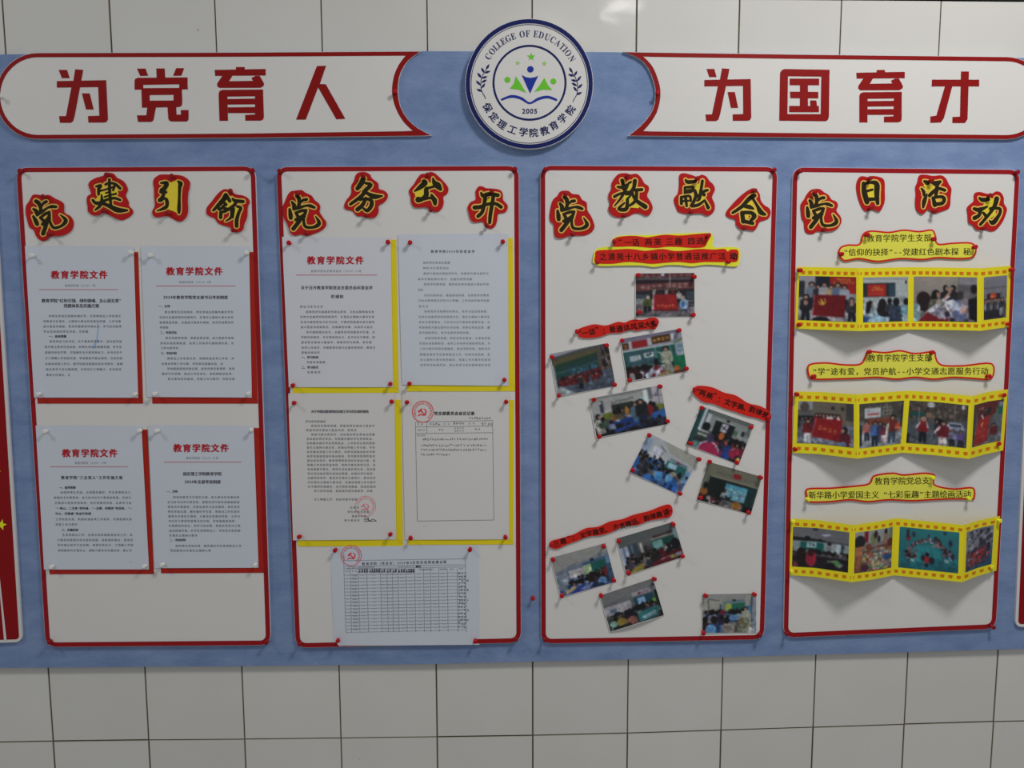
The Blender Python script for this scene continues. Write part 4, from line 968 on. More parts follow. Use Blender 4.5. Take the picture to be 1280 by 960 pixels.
def pic_B():
    p = Pic(84, 56, (150, 156, 166), (82, 94, 112), 2)
    p.poly([(0, .12), (1, .0), (1, .75), (0, .78)], (98, 92, 64)); p.poly([(0, .10), (.5, .03), (1, 0), (1, .04), (.5, .10), (0, .17)], (80, 84, 84))
    p.poly([(0, .0), (.6, 0), (.3, .06), (0, .11)], (150, 158, 172)); p.poly([(0, .30), (.78, .16), (.78, .30), (0, .42)], (38, 74, 62)); p.poly([(0, .40), (.78, .27), (.78, .70), (0, .70)], (34, 74, 80))
    p.line(0, .50, .78, .36, .008, (110, 140, 90)); p.dots(.28, .42, .75, .56, 50, [(70, 120, 145), (50, 100, 130), (36, 80, 100)], .018)
    p.rect(.78, .08, 1, .62, (96, 86, 78)); p.rect(.86, .34, .93, .48, (165, 165, 170)); p.dots(.86, .05, 1, .5, 14, [(50, 30, 40), (120, 110, 116)], .03)
    for k in range(10): p.line(.86 + .03 * math.sin(k * .3), .02 + .07 * k, .865 + .03 * math.sin((k + 1) * .3), .09 + .07 * k, .016, (30, 32, 48))
    p.poly([(0, .72), (.9, .58), (1, .58), (1, 1), (0, 1)], (80, 92, 110)); p.poly([(0, .80), (.06, .76), (.32, 1), (0, 1)], (124, 136, 142))
    p.poly([(.04, .62), (.80, .50), (.82, .70), (.60, .80), (.08, .80)], (104, 28, 38))
    p.dots(.05, .58, .8, .66, 60, [(28, 20, 28), (50, 24, 30), (160, 110, 100)], .014); p.dots(.06, .64, .8, .78, 50, [(126, 34, 44), (80, 22, 32), (150, 60, 60)], .014)
    p.man(.43, .93, .32, (44, 52, 50), legs=(18, 22, 34)); p.man(.60, .86, .2, (60, 78, 110), legs=(120, 140, 165)); p.rect(0, .3, .03, .85, (140, 150, 158)); p.rect(.03, .6, .06, .8, (40, 40, 50))
    return p
def pic_C():
    p = Pic(84, 60, (146, 144, 166), (150, 152, 158), 3)
    p.poly([(0, .0), (1, 0), (1, .08), (0, .10)], (120, 118, 140)); p.rect(0, .13, .11, .27, (84, 46, 30)).rect(.17, .11, .42, .27, (160, 30, 34)); p.rect(.50, .08, .80, .25, (86, 54, 30)); p.glyphs(.02, .20, .10, .20, 1, (200, 150, 60)); p.glyphs(.51, .17, .79, .16, 4, (215, 165, 70)); p.rect(.12, .1, .16, .27, (180, 180, 186)); p.rect(.43, .1, .48, .25, (176, 176, 184)); p.rect(.82, .08, .86, .22, (196, 198, 205))
    p.rect(0, .30, .90, .33, (180, 190, 192)); p.rect(0, .33, .86, .74, (34, 96, 94)); p.rect(.06, .36, .52, .70, (56, 92, 104)); p.rect(.06, .68, .55, .71, (110, 140, 120))
    p.rect(.10, .44, .28, .56, (156, 176, 182)).rect(.33, .42, .50, .53, (160, 178, 180)); p.dots(.36, .45, .46, .52, 12, [(30, 40, 44)], .012); p.dots(.13, .47, .26, .53, 10, [(140, 150, 165)], .01)
    p.rect(.52, .33, .54, .72, (110, 160, 150)); p.line(.77, .34, .80, .62, .008, (150, 190, 185)); p.rect(.86, .3, 1, .60, (150, 160, 172)); p.rect(.88, .34, 1, .54, (110, 140, 158)); p.line(.88, .44, 1, .44, .01, (190, 200, 205)); p.line(.86, .30, 1, .22, .03, (90, 130, 80))
    p.rect(.78, .60, 1, .92, (14, 122, 86)); p.rect(.56, .70, .8, .8, (20, 60, 60))
    p.dots(.02, .72, .45, .98, 34, [(20, 22, 30), (28, 28, 34), (60, 26, 34)], .05); p.poly([(.30, .92), (.42, .78), (.62, .74), (.72, .80), (.70, 1), (.32, 1)], (160, 162, 180)); p.dots(.44, .78, .72, .98, 14, [(140, 36, 50), (170, 172, 190), (120, 30, 40)], .03); p.ell(.52, .66, .04, .08, (26, 24, 34)); p.poly([(.6, .92), (.72, .86), (.74, 1), (.5, 1)], (150, 130, 70))
    p.man(.70, .97, .62, (162, 166, 150), legs=(150, 150, 140), hair=(24, 24, 26)); p.line(.66, .52, .56, .44, .02, (170, 176, 160)); p.ell(.84, .88, .045, .07, (206, 110, 40)); p.rect(.78, .93, .94, .99, (110, 50, 36)); p.ell(.09, .92, .05, .1, (156, 146, 150))
    return p
def pic_D():
    p = Pic(92, 52, (150, 152, 154), (40, 44, 60), 4)
    p.poly([(0, 0), (1, 0), (1, .5), (0, .55)], (158, 160, 160)); p.poly([(0, 0), (1, 0), (.6, .08), (0, .06)], (130, 134, 134)); p.rect(.12, .12, .17, .42, (60, 66, 90)); p.rect(.12, .14, .15, .2, (190, 190, 200))
    p.glyphs(.28, .22, .60, .18, 9, (50, 52, 60), .6); p.rect(.28, .26, .58, .62, (46, 58, 54)); p.rect(.74, .05, .80, .38, (196, 208, 212)); p.rect(.69, .22, .74, .38, (160, 190, 195)); p.rect(.80, 0, .86, .3, (110, 114, 122)); p.rect(.86, 0, .98, .40, (176, 170, 182)); p.line(.86, .22, 1, .26, .01, (90, 100, 120)); p.line(.95, .05, .94, .45, .01, (100, 110, 130))
    p.rect(.14, .44, .32, .60, (104, 118, 40)).rect(.88, .46, 1, .6, (120, 130, 50))
    p.crowd(.30, .34, .62, .5, 16, [(90, 84, 70), (70, 60, 40), (60, 70, 60), (140, 100, 50)], .022); p.crowd(.58, .30, .86, .5, 14, [(120, 30, 40), (60, 70, 90), (90, 50, 50), (40, 44, 50)], .024)
    p.ell(.48, .48, .03, .12, (178, 118, 46)); p.ell(.78, .56, .065, .14, (140, 30, 42)); p.rect(.44, .55, .60, .62, (120, 120, 130))
    p.poly([(.22, .72), (.58, .60), (.60, .82), (.26, .92)], (26, 62, 142)); p.poly([(.80, .66), (1, .58), (1, .78), (.82, .84)], (44, 100, 176)); p.rect(.30, .66, .36, .70, (170, 178, 190)); p.rect(.48, .60, .56, .64, (176, 180, 190))
    p.man(.60, .92, .62, (92, 124, 150), legs=(70, 110, 140)); p.man(.68, .96, .7, (34, 40, 46), legs=(30, 40, 80)); p.dots(0, .78, 1, 1, 60, [(24, 24, 34), (30, 36, 60), (50, 50, 60)], .03)
    p.bust(.07, .50, .035, (168, 166, 158), face=1); p.poly([(.02, .70), (.13, .68), (.15, .92), (.03, .95)], (172, 170, 160)); p.bust(.13, .58, .03, (70, 96, 84)); p.bust(.24, .68, .026, (120, 136, 170)); p.poly([(.26, .90), (.6, .78), (.62, .84), (.28, .97)], (36, 74, 160))
    return p
def pic_E():
    p = Pic(76, 60, (138, 148, 148), (36, 44, 50), 5)
    p.rect(0, 0, 1, .5, (136, 146, 144)); p.poly([(0, 0), (1, 0), (1, .10), (.3, .12), (.0, .05)], (104, 112, 110)); p.rect(0, 0, .09, 1, (40, 84, 86)); p.rect(.09, .0, .14, .55, (176, 192, 196)); p.rect(.17, .10, .24, .5, (176, 188, 200)); p.line(.16, 0, .16, .6, .012, (60, 70, 80))
    p.rect(.34, .20, .70, .54, (26, 36, 42)); p.poly([(.47, .22), (.59, .22), (.58, .42), (.47, .42)], (190, 188, 200)); p.line(.49, .30, .57, .36, .018, (50, 40, 60)); p.line(.5, .37, .55, .26, .014, (50, 40, 60)); p.rect(.34, .18, .70, .20, (170, 178, 176)); p.ell(.55, .14, .03, .03, (40, 36, 40))
    p.rect(.84, .25, .9, .36, (36, 50, 56)); p.ell(.74, .34, .04, .06, (80, 120, 96)); p.rect(.10, .52, .30, .56, (186, 190, 190)).rect(.12, .62, .30, .66, (170, 178, 160)); p.ell(.22, .42, .07, .1, (24, 26, 34))
    p.crowd(.32, .48, .98, .62, 26, [(150, 34, 70), (40, 60, 120), (36, 40, 60), (110, 30, 60), (190, 90, 40)], .034); p.ell(.53, .52, .05, .09, (196, 100, 44))
    p.poly([(.08, 1), (.10, .84), (.22, .80), (.3, .9), (.26, 1)], (96, 138, 140)); p.ell(.40, .92, .19, .20, (196, 196, 206)); p.ell(.40, .95, .17, .20, (176, 32, 84)); p.ell(.36, .66, .075, .11, (70, 64, 96)); p.ell(.70, .90, .09, .18, (36, 76, 160)); p.poly([(.56, 1), (.60, .82), (.64, .80), (.64, 1)], (150, 40, 96)); p.ell(.84, .80, .09, .13, (160, 30, 70)); p.line(.78, .74, .84, .68, .012, (200, 190, 200)); p.rect(.88, .82, 1, 1, (40, 36, 40)); p.ell(.95, .93, .04, .08, (196, 170, 80)); p.rect(.48, .80, .56, .83, (150, 130, 120))
    return p
def pic_F():
    p = Pic(76, 60, (176, 182, 196), (60, 100, 160), 6)
    p.poly([(0, 0), (1, 0), (1, .46), (.5, .50), (0, .6)], (170, 176, 182)); p.poly([(.3, 0), (1, 0), (1, .28), (.5, .20)], (162, 164, 156)); p.line(.30, .15, .42, .22, .012, (70, 76, 86)); p.poly([(.20, .20), (.36, .24), (.34, .55), (.19, .50)], (196, 200, 216)); p.line(.2, .34, .35, .38, .01, (130, 130, 160)); p.line(.27, .24, .26, .52, .008, (140, 140, 170)); p.line(.38, .26, .36, .5, .014, (120, 110, 120))
    p.rect(0, .1, .14, .7, (140, 160, 190)); p.poly([(.52, .38), (.90, .36), (.90, .60), (.52, .58)], (36, 110, 110)); p.rect(.56, .40, .72, .52, (150, 186, 206)); p.glyphs(.56, .33, .88, .33, 7, (40, 84, 110), .8); p.rect(.68, .31, .74, .36, (130, 34, 60)); p.poly([(.92, .4), (1, .42), (1, 1), (.90, 1)], (110, 154, 196)); p.ell(.96, .56, .02, .04, (20, 20, 30))
    p.crowd(.02, .42, .46, .72, 26, [(56, 110, 176), (40, 90, 150), (90, 130, 180), (60, 66, 90)], .03); p.crowd(.42, .52, .88, .66, 18, [(150, 140, 130), (44, 70, 120), (30, 40, 60), (60, 110, 180)], .028); p.ell(.04, .74, .09, .12, (40, 100, 176)); p.dots(.1, .66, .36, .98, 30, [(60, 56, 64), (40, 40, 50), (84, 80, 80)], .035)
    p.ell(.50, .80, .075, .12, (70, 150, 214)); p.ell(.68, .74, .065, .11, (92, 160, 206)); p.poly([(.28, .86), (.40, .84), (.52, 1), (.28, 1)], (50, 120, 200)); p.ell(.78, .90, .10, .13, (36, 104, 196)); p.rect(.88, .70, .98, .92, (84, 96, 140)); p.dots(.4, .84, .8, 1, 14, [(26, 50, 96), (40, 70, 120)], .03); p.ell(.72, .62, .06, .06, (160, 150, 136))
    return p
def pic_G():
    p = Pic(76, 56, (126, 124, 108), (70, 72, 72), 7)
    p.rect(0, 0, 1, .36, (118, 118, 102)); p.rect(.0, .3, .15, .9, (104, 110, 100)); p.rect(.12, .34, .98, .86, (22, 36, 38)); p.rect(.82, .34, .98, .86, (24, 60, 60)); p.glyphs(.20, .20, .50, .20, 5, (84, 92, 84), .6); p.glyphs(.70, .20, .94, .20, 3, (90, 88, 80), .5); p.rect(.51, .12, .65, .24, (156, 28, 36)); p.rect(.14, .30, .98, .34, (136, 132, 116))
    p.rect(.42, .40, .82, .78, (104, 164, 182)); p.rect(.42, .40, .82, .50, (76, 156, 184)); p.dots(.46, .52, .8, .76, 40, [(150, 186, 200), (130, 150, 190), (90, 150, 180)], .014); p.line(.70, .62, .8, .62, .008, (60, 70, 90))
    p.bust(.44, .60, .03, (150, 160, 165), face=1); p.poly([(.46, .68), (.52, .74), (.58, .70), (.56, .78), (.48, .80)], (22, 28, 34)); p.rect(.36, .80, .80, 1, (104, 106, 108)); p.rect(.42, .78, .82, .82, (30, 40, 44)); p.poly([(0, .9), (.1, .6), (.2, .8), (.24, 1), (0, 1)], (40, 30, 30)); p.ell(.08, .74, .07, .11, (150, 92, 40)); p.ell(.08, .58, .04, .08, (20, 22, 26)); p.dots(.14, .82, .40, 1, 24, [(30, 28, 36), (110, 30, 50), (170, 160, 160), (60, 40, 50)], .03); p.ell(.70, .88, .08, .10, (160, 108, 44)); p.dots(.64, .90, .8, 1, 8, [(120, 60, 50), (160, 140, 120)], .02); p.rect(.82, .84, 1, 1, (30, 34, 40))
    return p
def pic_H():
    p = Pic(80, 60, (152, 156, 158), (60, 84, 140), 8); classroom(p, ceil=(150, 152, 150), hor=.44)
    p.rect(0, .46, .22, .9, (132, 146, 164)); p.rect(.22, .42, .24, .7, (90, 96, 106)); p.rect(.24, .44, .56, .62, (172, 170, 172)); p.poly([(.50, .34), (.96, .30), (.96, .34), (.5, .40)], (60, 96, 130)); p.rect(.66, .28, .72, .34, (36, 40, 50)); p.rect(.51, .40, .65, .62, (156, 180, 140)); p.poly([(.65, .38), (.93, .36), (.93, .58), (.65, .60)], (24, 100, 96)); p.rect(.42, .46, .46, .55, (160, 130, 160)); p.rect(.92, .3, 1, .9, (96, 134, 172))
    p.crowd(.22, .62, .62, .78, 26, [(40, 70, 130), (90, 120, 160), (30, 40, 66), (150, 160, 180)], .026); p.crowd(.60, .60, .90, .72, 12, [(120, 34, 44), (60, 60, 80), (30, 36, 40)], .032); p.ell(.60, .76, .06, .12, (40, 22, 26)); p.ell(.88, .66, .045, .12, (130, 32, 44)); p.ell(.78, .88, .08, .10, (96, 146, 200)); p.rect(.90, .5, 1, .95, (60, 90, 120))
    p.poly([(.12, .90), (.30, .84), (.34, .94), (.14, 1), (.1, 1)], (186, 164, 96)); p.poly([(.08, 1), (.40, .84), (.52, .80), (.36, 1)], (40, 70, 170)); p.poly([(.36, .94), (.60, .84), (.66, .90), (.44, 1)], (120, 140, 190)); p.rect(.0, .84, .1, .96, (80, 96, 140)); p.dots(.62, .9, .8, 1, 6, [(30, 50, 90)], .04)
    return p
def pic_I():
    p = Pic(80, 56, (120, 128, 130), (60, 40, 46), 9); classroom(p, ceil=(96, 102, 104), hor=.34)
    p.rect(0, .28, .14, .75, (150, 166, 190)); p.rect(.06, .28, .08, .75, (90, 100, 120)); p.rect(.15, .26, .30, .6, (60, 80, 96)); p.rect(.19, .28, .22, .58, (110, 130, 150)); p.rect(.34, .30, .38, .56, (190, 190, 190)); p.rect(.41, .40, .44, .6, (40, 40, 50)); p.glyphs(.58, .24, .98, .22, 7, (60, 34, 40), .85); p.rect(.54, .28, 1, .31, (160, 160, 150)); p.rect(.53, .34, .96, .58, (22, 84, 80)); p.rect(.55, .36, .72, .58, (112, 168, 162)); p.rect(.93, .18, 1, .5, (120, 150, 156))
    p.crowd(.08, .56, .60, .74, 30, [(36, 40, 50), (60, 60, 64), (110, 110, 110), (40, 50, 80)], .028); p.rect(.62, .60, .80, .86, (96, 24, 34)); p.crowd(.76, .5, .98, .62, 8, [(150, 150, 150), (30, 30, 36)], .03); p.ell(.92, .60, .07, .18, (24, 26, 38)); p.ell(.52, .74, .08, .14, (44, 44, 40)); p.rect(.80, .74, 1, .84, (90, 24, 36)); p.poly([(.44, 1), (.46, .90), (.62, .84), (.80, .84), (.84, 1)], (110, 28, 44)); p.line(.62, .88, .78, .85, .012, (190, 180, 180)); p.rect(.78, .84, .88, .94, (140, 130, 80)); p.rect(.88, .82, .98, .92, (170, 166, 190)); p.poly([(.06, .96), (.26, .82), (.34, .84), (.3, 1), (.06, 1)], (140, 124, 50)); p.ell(.12, .80, .06, .1, (70, 66, 84)); p.rect(0, .86, .06, .92, (190, 190, 200)); p.rect(0, .93, .08, 1, (110, 40, 40)); p.dots(.1, .6, .5, .85, 20, [(160, 160, 160), (120, 130, 120), (26, 26, 30)], .014)
    return p
def pic_J():
    p = Pic(80, 60, (140, 142, 146), (50, 60, 60), 10); classroom(p, ceil=(124, 126, 128), hor=.36)
    p.rect(0, .36, .5, .6, (166, 164, 172)); p.rect(.10, .46, .22, .56, (96, 122, 150)); p.rect(.55, .2, .9, .3, (160, 158, 170)); p.rect(.66, .24, .71, .29, (120, 40, 60)); p.glyphs(.72, .26, .86, .25, 3, (120, 70, 90)); p.rect(.56, .34, .92, .54, (30, 80, 100)); p.rect(.62, .37, .76, .54, (130, 170, 210)); p.poly([(.78, .56), (.96, .46), (.98, .6), (.8, .64)], (100, 160, 60)); p.rect(.94, .3, 1, 1, (24, 34, 36)); p.ell(.96, .16, .02, .03, (24, 34, 40))
    p.crowd(.08, .58, .55, .68, 26, [(90, 120, 60), (60, 80, 60), (40, 44, 60), (130, 130, 110)], .024); p.crowd(.52, .52, .92, .64, 22, [(60, 60, 90), (90, 120, 120), (40, 50, 60), (96, 40, 60)], .028); p.poly([(.55, .82), (.66, .72), (.94, .70), (.9, .92), (.58, 1)], (40, 118, 124)); p.poly([(.62, .86), (.88, .78), (.88, .88), (.66, .94)], (130, 164, 176)); p.crowd(.1, .72, .5, .82, 9, [(170, 150, 60), (150, 90, 90), (120, 160, 150), (60, 40, 60)], .05); p.ell(.25, .84, .09, .12, (150, 130, 50)); p.ell(.43, .88, .10, .12, (140, 84, 78)); p.ell(.38, .70, .06, .09, (30, 24, 40)); p.ell(.10, .84, .07, .08, (120, 160, 150)); p.poly([(.06, 1), (.08, .92), (.4, .92), (.42, 1)], (26, 36, 28)); p.rect(.52, .70, .56, .98, (36, 50, 46))
    return p
def pic_K():
    p = Pic(80, 60, (160, 162, 160), (90, 92, 90), 11)
    p.rect(0, 0, 1, .16, (150, 152, 152)); p.rect(0, .14, .36, .42, (162, 164, 156)); p.line(.11, .15, .12, .42, .014, (60, 66, 74)); p.line(.13, .14, .32, .18, .012, (60, 66, 74)); p.rect(.32, .26, .36, .4, (80, 100, 130)); p.poly([(.42, .20), (.78, .15), (.78, .19), (.42, .24)], (90, 130, 150)); p.rect(.56, .15, .62, .19, (30, 34, 40)); p.rect(.40, .22, .44, .42, (100, 130, 120)); p.rect(.43, .26, .54, .42, (170, 186, 80)); p.poly([(.54, .25), (.79, .22), (.79, .40), (.54, .42)], (36, 120, 100)); p.rect(.80, .05, .92, .7, (160, 166, 158)); p.rect(.82, .3, .90, .5, (70, 130, 170)); p.line(.91, .1, .91, .8, .018, (80, 92, 110)); p.rect(.93, .1, 1, 1, (140, 150, 165))
    p.rect(.05, .46, .75, .68, (40, 72, 124)); p.crowd(.06, .42, .42, .5, 16, [(60, 50, 80), (40, 60, 120), (140, 150, 170)], .026); p.crowd(.50, .40, .76, .48, 10, [(26, 34, 50), (150, 150, 160), (40, 70, 140)], .03); p.ell(.38, .48, .05, .07, (130, 36, 60)); p.line(.42, .52, .72, .56, .02, (90, 150, 170)); p.ell(.58, .62, .09, .07, (96, 140, 190)); p.rect(.5, .68, .66, .71, (20, 60, 120))
    p.man(.80, .82, .48, (166, 168, 156), legs=(150, 156, 140)); p.ell(.75, .41, .025, .04, (20, 20, 24)); p.poly([(.62, 1), (.70, .62), (.9, .7), (.92, 1)], (120, 122, 106)); p.rect(.68, .62, .75, .8, (130, 110, 70)); p.bust(.36, .60, .04, (50, 50, 80)); p.bust(.05, .66, .05, (60, 30, 40)); p.bust(.22, .66, .065, (40, 70, 120), hair=(44, 30, 36)); p.bust(.45, .68, .055, (150, 140, 140), hair=(30, 28, 30)); p.ell(.16, .92, .10, .14, (96, 156, 208)); p.ell(.52, .92, .09, .14, (140, 136, 130)); p.rect(.33, .8, .37, 1, (90, 130, 170)); p.rect(.86, .86, .92, 1, (170, 176, 180))
    return p
# frames of the film strips
def pic_S11():
    p = Pic(76, 58, (150, 150, 158), (136, 136, 146), 21)
    p.rect(0, .12, .10, .48, (40, 44, 54)); [p.line(0, .16 + .06 * k, .1, .16 + .06 * k, .006, (90, 92, 100)) for k in range(6)]; p.rect(.28, 0, .56, .42, (34, 38, 60)); p.rect(.54, 0, 1, .38, (168, 32, 26)); p.glyphs(.66, .07, .90, .07, 5, (196, 150, 50), .8); p.glyphs(.60, .14, .96, .14, 7, (200, 150, 60), .7)
    for k, c in enumerate([(110, 120, 140), (50, 50, 60), (150, 152, 160), (170, 150, 120), (96, 112, 140), (150, 160, 175)]): p.man(.22 + .115 * k, .74, .60 - .05 * (k % 2), c)
    p.poly([(.27, .42), (.82, .42), (.80, .90), (.24, .88)], (124, 12, 22)); p.line(.27, .42, .25, .88, .01, (190, 150, 160)); p.line(.40, .52, .44, .60, .03, (206, 176, 60)); p.line(.35, .56, .44, .62, .018, (206, 176, 60)); p.line(.46, .50, .48, .58, .02, (206, 176, 60)); p.line(.48, .58, .44, .64, .02, (206, 176, 60)); p.line(.44, .64, .37, .62, .018, (206, 176, 60))
    p.man(.13, 1.02, .60, (34, 34, 46)); p.man(.92, 1.02, .55, (54, 52, 62)); p.ell(.13, .60, .04, .06, (150, 116, 104)); p.ell(.92, .60, .035, .06, (160, 124, 110)); p.ell(.40, .98, .15, .08, (30, 28, 36)); return p
def pic_S12():
    p = Pic(66, 58, (164, 170, 172), (150, 170, 176), 22); p.line(0, .04, 1, .06, .012, (110, 116, 124)); p.rect(0, .14, .70, .44, (44, 52, 62)); p.rect(.56, .17, .70, .43, (50, 74, 90)); p.rect(.10, .16, .50, .43, (178, 34, 26)); p.glyphs(.22, .24, .38, .24, 3, (214, 160, 70)); p.glyphs(.18, .29, .44, .29, 5, (214, 150, 60)); p.rect(.12, .36, .46, .38, (190, 80, 60)); p.ell(.93, .13, .02, .04, (30, 30, 40))
    p.bust(.16, .60, .06, (140, 156, 166), face=1); p.poly([(.08, .55), (.2, .54), (.14, .80), (.06, .80)], (26, 22, 30)); p.bust(.42, .58, .075, (150, 178, 196)); p.poly([(.34, .55), (.50, .54), (.58, .88), (.38, .90), (.30, .74)], (34, 24, 30)); p.bust(.58, .54, .05, (60, 70, 80)); p.bust(.72, .56, .07, (52, 66, 92)); p.poly([(.56, 1), (.62, .68), (.78, .66), (.86, 1)], (50, 64, 90)); p.bust(.94, .56, .06, (110, 150, 166)); p.poly([(0, .86), (.16, .88), (.1, 1), (0, 1)], (50, 84, 150)); p.poly([(.2, .82), (.54, .9), (.5, 1), (.18, 1)], (140, 176, 200)); return p
def pic_S13():
    p = Pic(80, 58, (150, 142, 134), (120, 116, 120), 23); p.rect(.72, 0, 1, .25, (132, 130, 136)); p.rect(.70, .18, 1, .5, (96, 94, 100)); p.line(.72, 0, .72, .3, .01, (96, 92, 96))
    p.bust(.52, .26, .045, (40, 34, 42), face=1); p.bust(.64, .26, .045, (46, 40, 48), face=-1); p.bust(.36, .40, .065, (96, 96, 84), face=1); p.poly([(.27, .50), (.30, .36), (.36, .32), (.38, .5)], (24, 20, 24)); p.bust(.76, .42, .06, (84, 100, 140), (60, 56, 60)); p.bust(.84, .40, .05, (130, 120, 130), (110, 106, 110)); p.ell(.16, .50, .11, .16, (48, 28, 28)); p.poly([(.06, .55), (.26, .52), (.22, .80), (.08, .74)], (46, 28, 28)); p.poly([(0, .58), (.1, .62), (.12, 1), (0, 1)], (130, 156, 165))
    p.poly([(.26, .80), (.62, .52), (.9, .7), (.84, 1), (.1, 1)], (136, 130, 150)); p.poly([(.18, .80), (.56, .40), (.60, .44), (.3, .80)], (190, 192, 204)); p.poly([(.50, .56), (.64, .50), (.80, .72), (.66, .80)], (176, 184, 206)); p.line(.50, .58, .64, .90, .02, (206, 200, 180)); p.poly([(.08, 1), (.22, .80), (.34, .88), (.58, .92), (.56, 1)], (140, 22, 36)); p.dots(.42, .8, .8, 1, 12, [(50, 44, 70), (100, 110, 150), (150, 150, 170)], .045); p.poly([(.86, .5), (1, .44), (1, 1), (.88, .92)], (22, 22, 32)); p.ell(.95, .27, .05, .1, (24, 22, 28)); p.ell(.42, .56, .05, .06, (160, 150, 140)); p.ell(.80, .74, .05, .06, (170, 130, 120)); p.line(.5, .5, .6, .34, .03, (176, 130, 110)); return p
def pic_S14():
    p = Pic(44, 58, (128, 128, 140), (96, 96, 104), 24); p.rect(0, .26, 1, .28, (90, 88, 96)); p.rect(.14, .40, .70, .85, (44, 34, 44)); p.ell(.40, .46, .14, .07, (186, 64, 30)); p.ell(.37, .48, .07, .04, (230, 110, 60)); p.ell(.40, .56, .06, .06, (120, 24, 24)); p.line(.38, .04, .36, .28, .02, (110, 110, 120))
    for k in range(9): p.man(.06 + .09 * k, .98, .46, [(70, 70, 84), (110, 112, 124), (50, 48, 60)][k % 3], (40, 34, 44)); 
    p.ell(.74, .84, .08, .1, (150, 150, 164)); p.rect(.8, .7, 1, 1, (90, 92, 100)); return p
def pic_S21():
    p = Pic(76, 56, (92, 90, 88), (110, 116, 130), 25); p.rect(.26, 0, 1, .5, (112, 104, 92)); p.rect(0, 0, .26, .20, (140, 146, 160)); p.ell(.12, .14, .08, .12, (90, 80, 76)); p.rect(.60, .10, .66, .18, (50, 48, 52)).rect(.77, .10, .83, .18, (56, 52, 56)); p.rect(.86, 0, 1, .4, (72, 70, 70)); p.rect(0, .52, 1, 1, (112, 118, 134)); p.poly([(0, .34), (.3, .34), (.3, .55), (0, .6)], (50, 52, 60)); p.crowd(0, .38, .28, .42, 8, [(60, 64, 80), (110, 112, 124)], .025)
    for k in range(7): p.man(.34 + .065 * k, .70, .42, [(120, 26, 36), (96, 24, 36), (60, 50, 60)][k % 3]); 
    p.man(.19, .98, .56, (120, 26, 34), legs=(196, 196, 200)); p.poly([(.33, .40), (.80, .38), (.76, .90), (.26, .82)], (158, 22, 30)); p.line(.33, .40, .26, .82, .014, (190, 120, 130)); p.glyphs(.37, .60, .72, .68, 4, (214, 130, 70), .7); p.dots(.42, .36, .74, .39, 8, [(200, 200, 205)], .02); p.bust(.84, .62, .05, (110, 26, 40), face=-1); p.poly([(.76, .72), (.90, .70), (.92, 1), (.78, 1)], (104, 28, 40)); p.ell(.82, .96, .05, .08, (90, 120, 160)); return p
def pic_S22():
    p = Pic(66, 56, (76, 74, 74), (140, 144, 152), 26); p.rect(0, .05, 1, .4, (80, 76, 72)); p.dots(0, 0, 1, .3, 40, [(60, 58, 60), (100, 92, 84), (110, 104, 90)], .03); p.rect(.12, .12, .48, .34, (176, 184, 190)); p.rect(.18, .24, .44, .28, (176, 80, 80)); p.rect(.16, .17, .24, .19, (110, 110, 130)); [p.rect(.52 + .07 * k, .10 + .08 * j, .57 + .07 * k, .15 + .08 * j, (130, 130, 124)) for k in range(3) for j in range(4)]; p.rect(.2, .36, .75, .48, (140, 66, 50)); p.rect(0, .62, 1, 1, (136, 142, 152))
    p.man(.17, .84, .44, (176, 100, 100), legs=(40, 44, 66)); p.man(.36, .98, .56, (64, 106, 170), legs=(30, 40, 60)); p.man(.48, .92, .48, (60, 60, 110), legs=(60, 70, 100)); p.man(.56, .94, .44, (110, 40, 60), legs=(180, 160, 170)); p.man(.75, .96, .64, (124, 40, 36), legs=(56, 76, 96)); p.poly([(.60, .56), (.68, .46), (.66, .9), (.62, .9)], (196, 190, 186)); p.rect(.82, .52, .94, .66, (190, 70, 40)); p.rect(.80, .6, .96, .62, (200, 180, 160)); p.rect(.93, .1, .98, .6, (50, 56, 56)); p.rect(0, .5, .06, .95, (50, 56, 60)); return p
def pic_S23():
    p = Pic(80, 56, (86, 80, 80), (90, 96, 108), 27); p.rect(0, .0, 1, .4, (82, 74, 70)); p.dots(0, 0, 1, .4, 120, [(60, 54, 52), (104, 90, 80), (120, 110, 104), (70, 60, 60)], .02); p.ell(.40, .08, .07, .06, (186, 192, 200)); p.rect(.02, .26, .30, .36, (30, 84, 84)); p.rect(.19, .15, .20, .5, (170, 176, 180)); p.rect(.32, .26, .42, .38, (140, 110, 90)); p.line(.79, .05, .79, .5, .008, (160, 150, 140)); p.ell(.92, .07, .02, .06, (200, 206, 210)); p.line(.1, .1, .7, .05, .006, (60, 60, 60))
    p.rect(0, .56, 1, 1, (88, 96, 106)); p.poly([(0, .58), (.16, .48), (.5, .52), (.5, .66), (0, .72)], (80, 90, 98)); p.poly([(.68, .50), (.74, .44), (.9, .44), (.94, .54), (.94, .64), (.68, .62)], (150, 160, 184)); p.rect(.72, .48, .90, .53, (50, 56, 70)); p.crowd(.46, .42, .62, .46, 6, [(40, 40, 50), (60, 60, 70)], .03); p.man(.28, .95, .58, (140, 26, 34), legs=(24, 28, 42), hair=(190, 150, 140)); p.line(.22, .50, .16, .62, .03, (176, 170, 180)); p.line(.34, .5, .36, .6, .03, (176, 170, 180)); p.man(.63, 1.05, .62, (116, 24, 36), legs=(190, 180, 176)); p.line(.57, .58, .50, .70, .035, (196, 180, 186)); p.man(.77, .98, .38, (120, 126, 160), legs=(34, 36, 50)); p.man(.90, 1.0, .40, (96, 80, 140), legs=(40, 44, 60)); p.rect(0, .78, .04, 1, (26, 28, 34)); return p
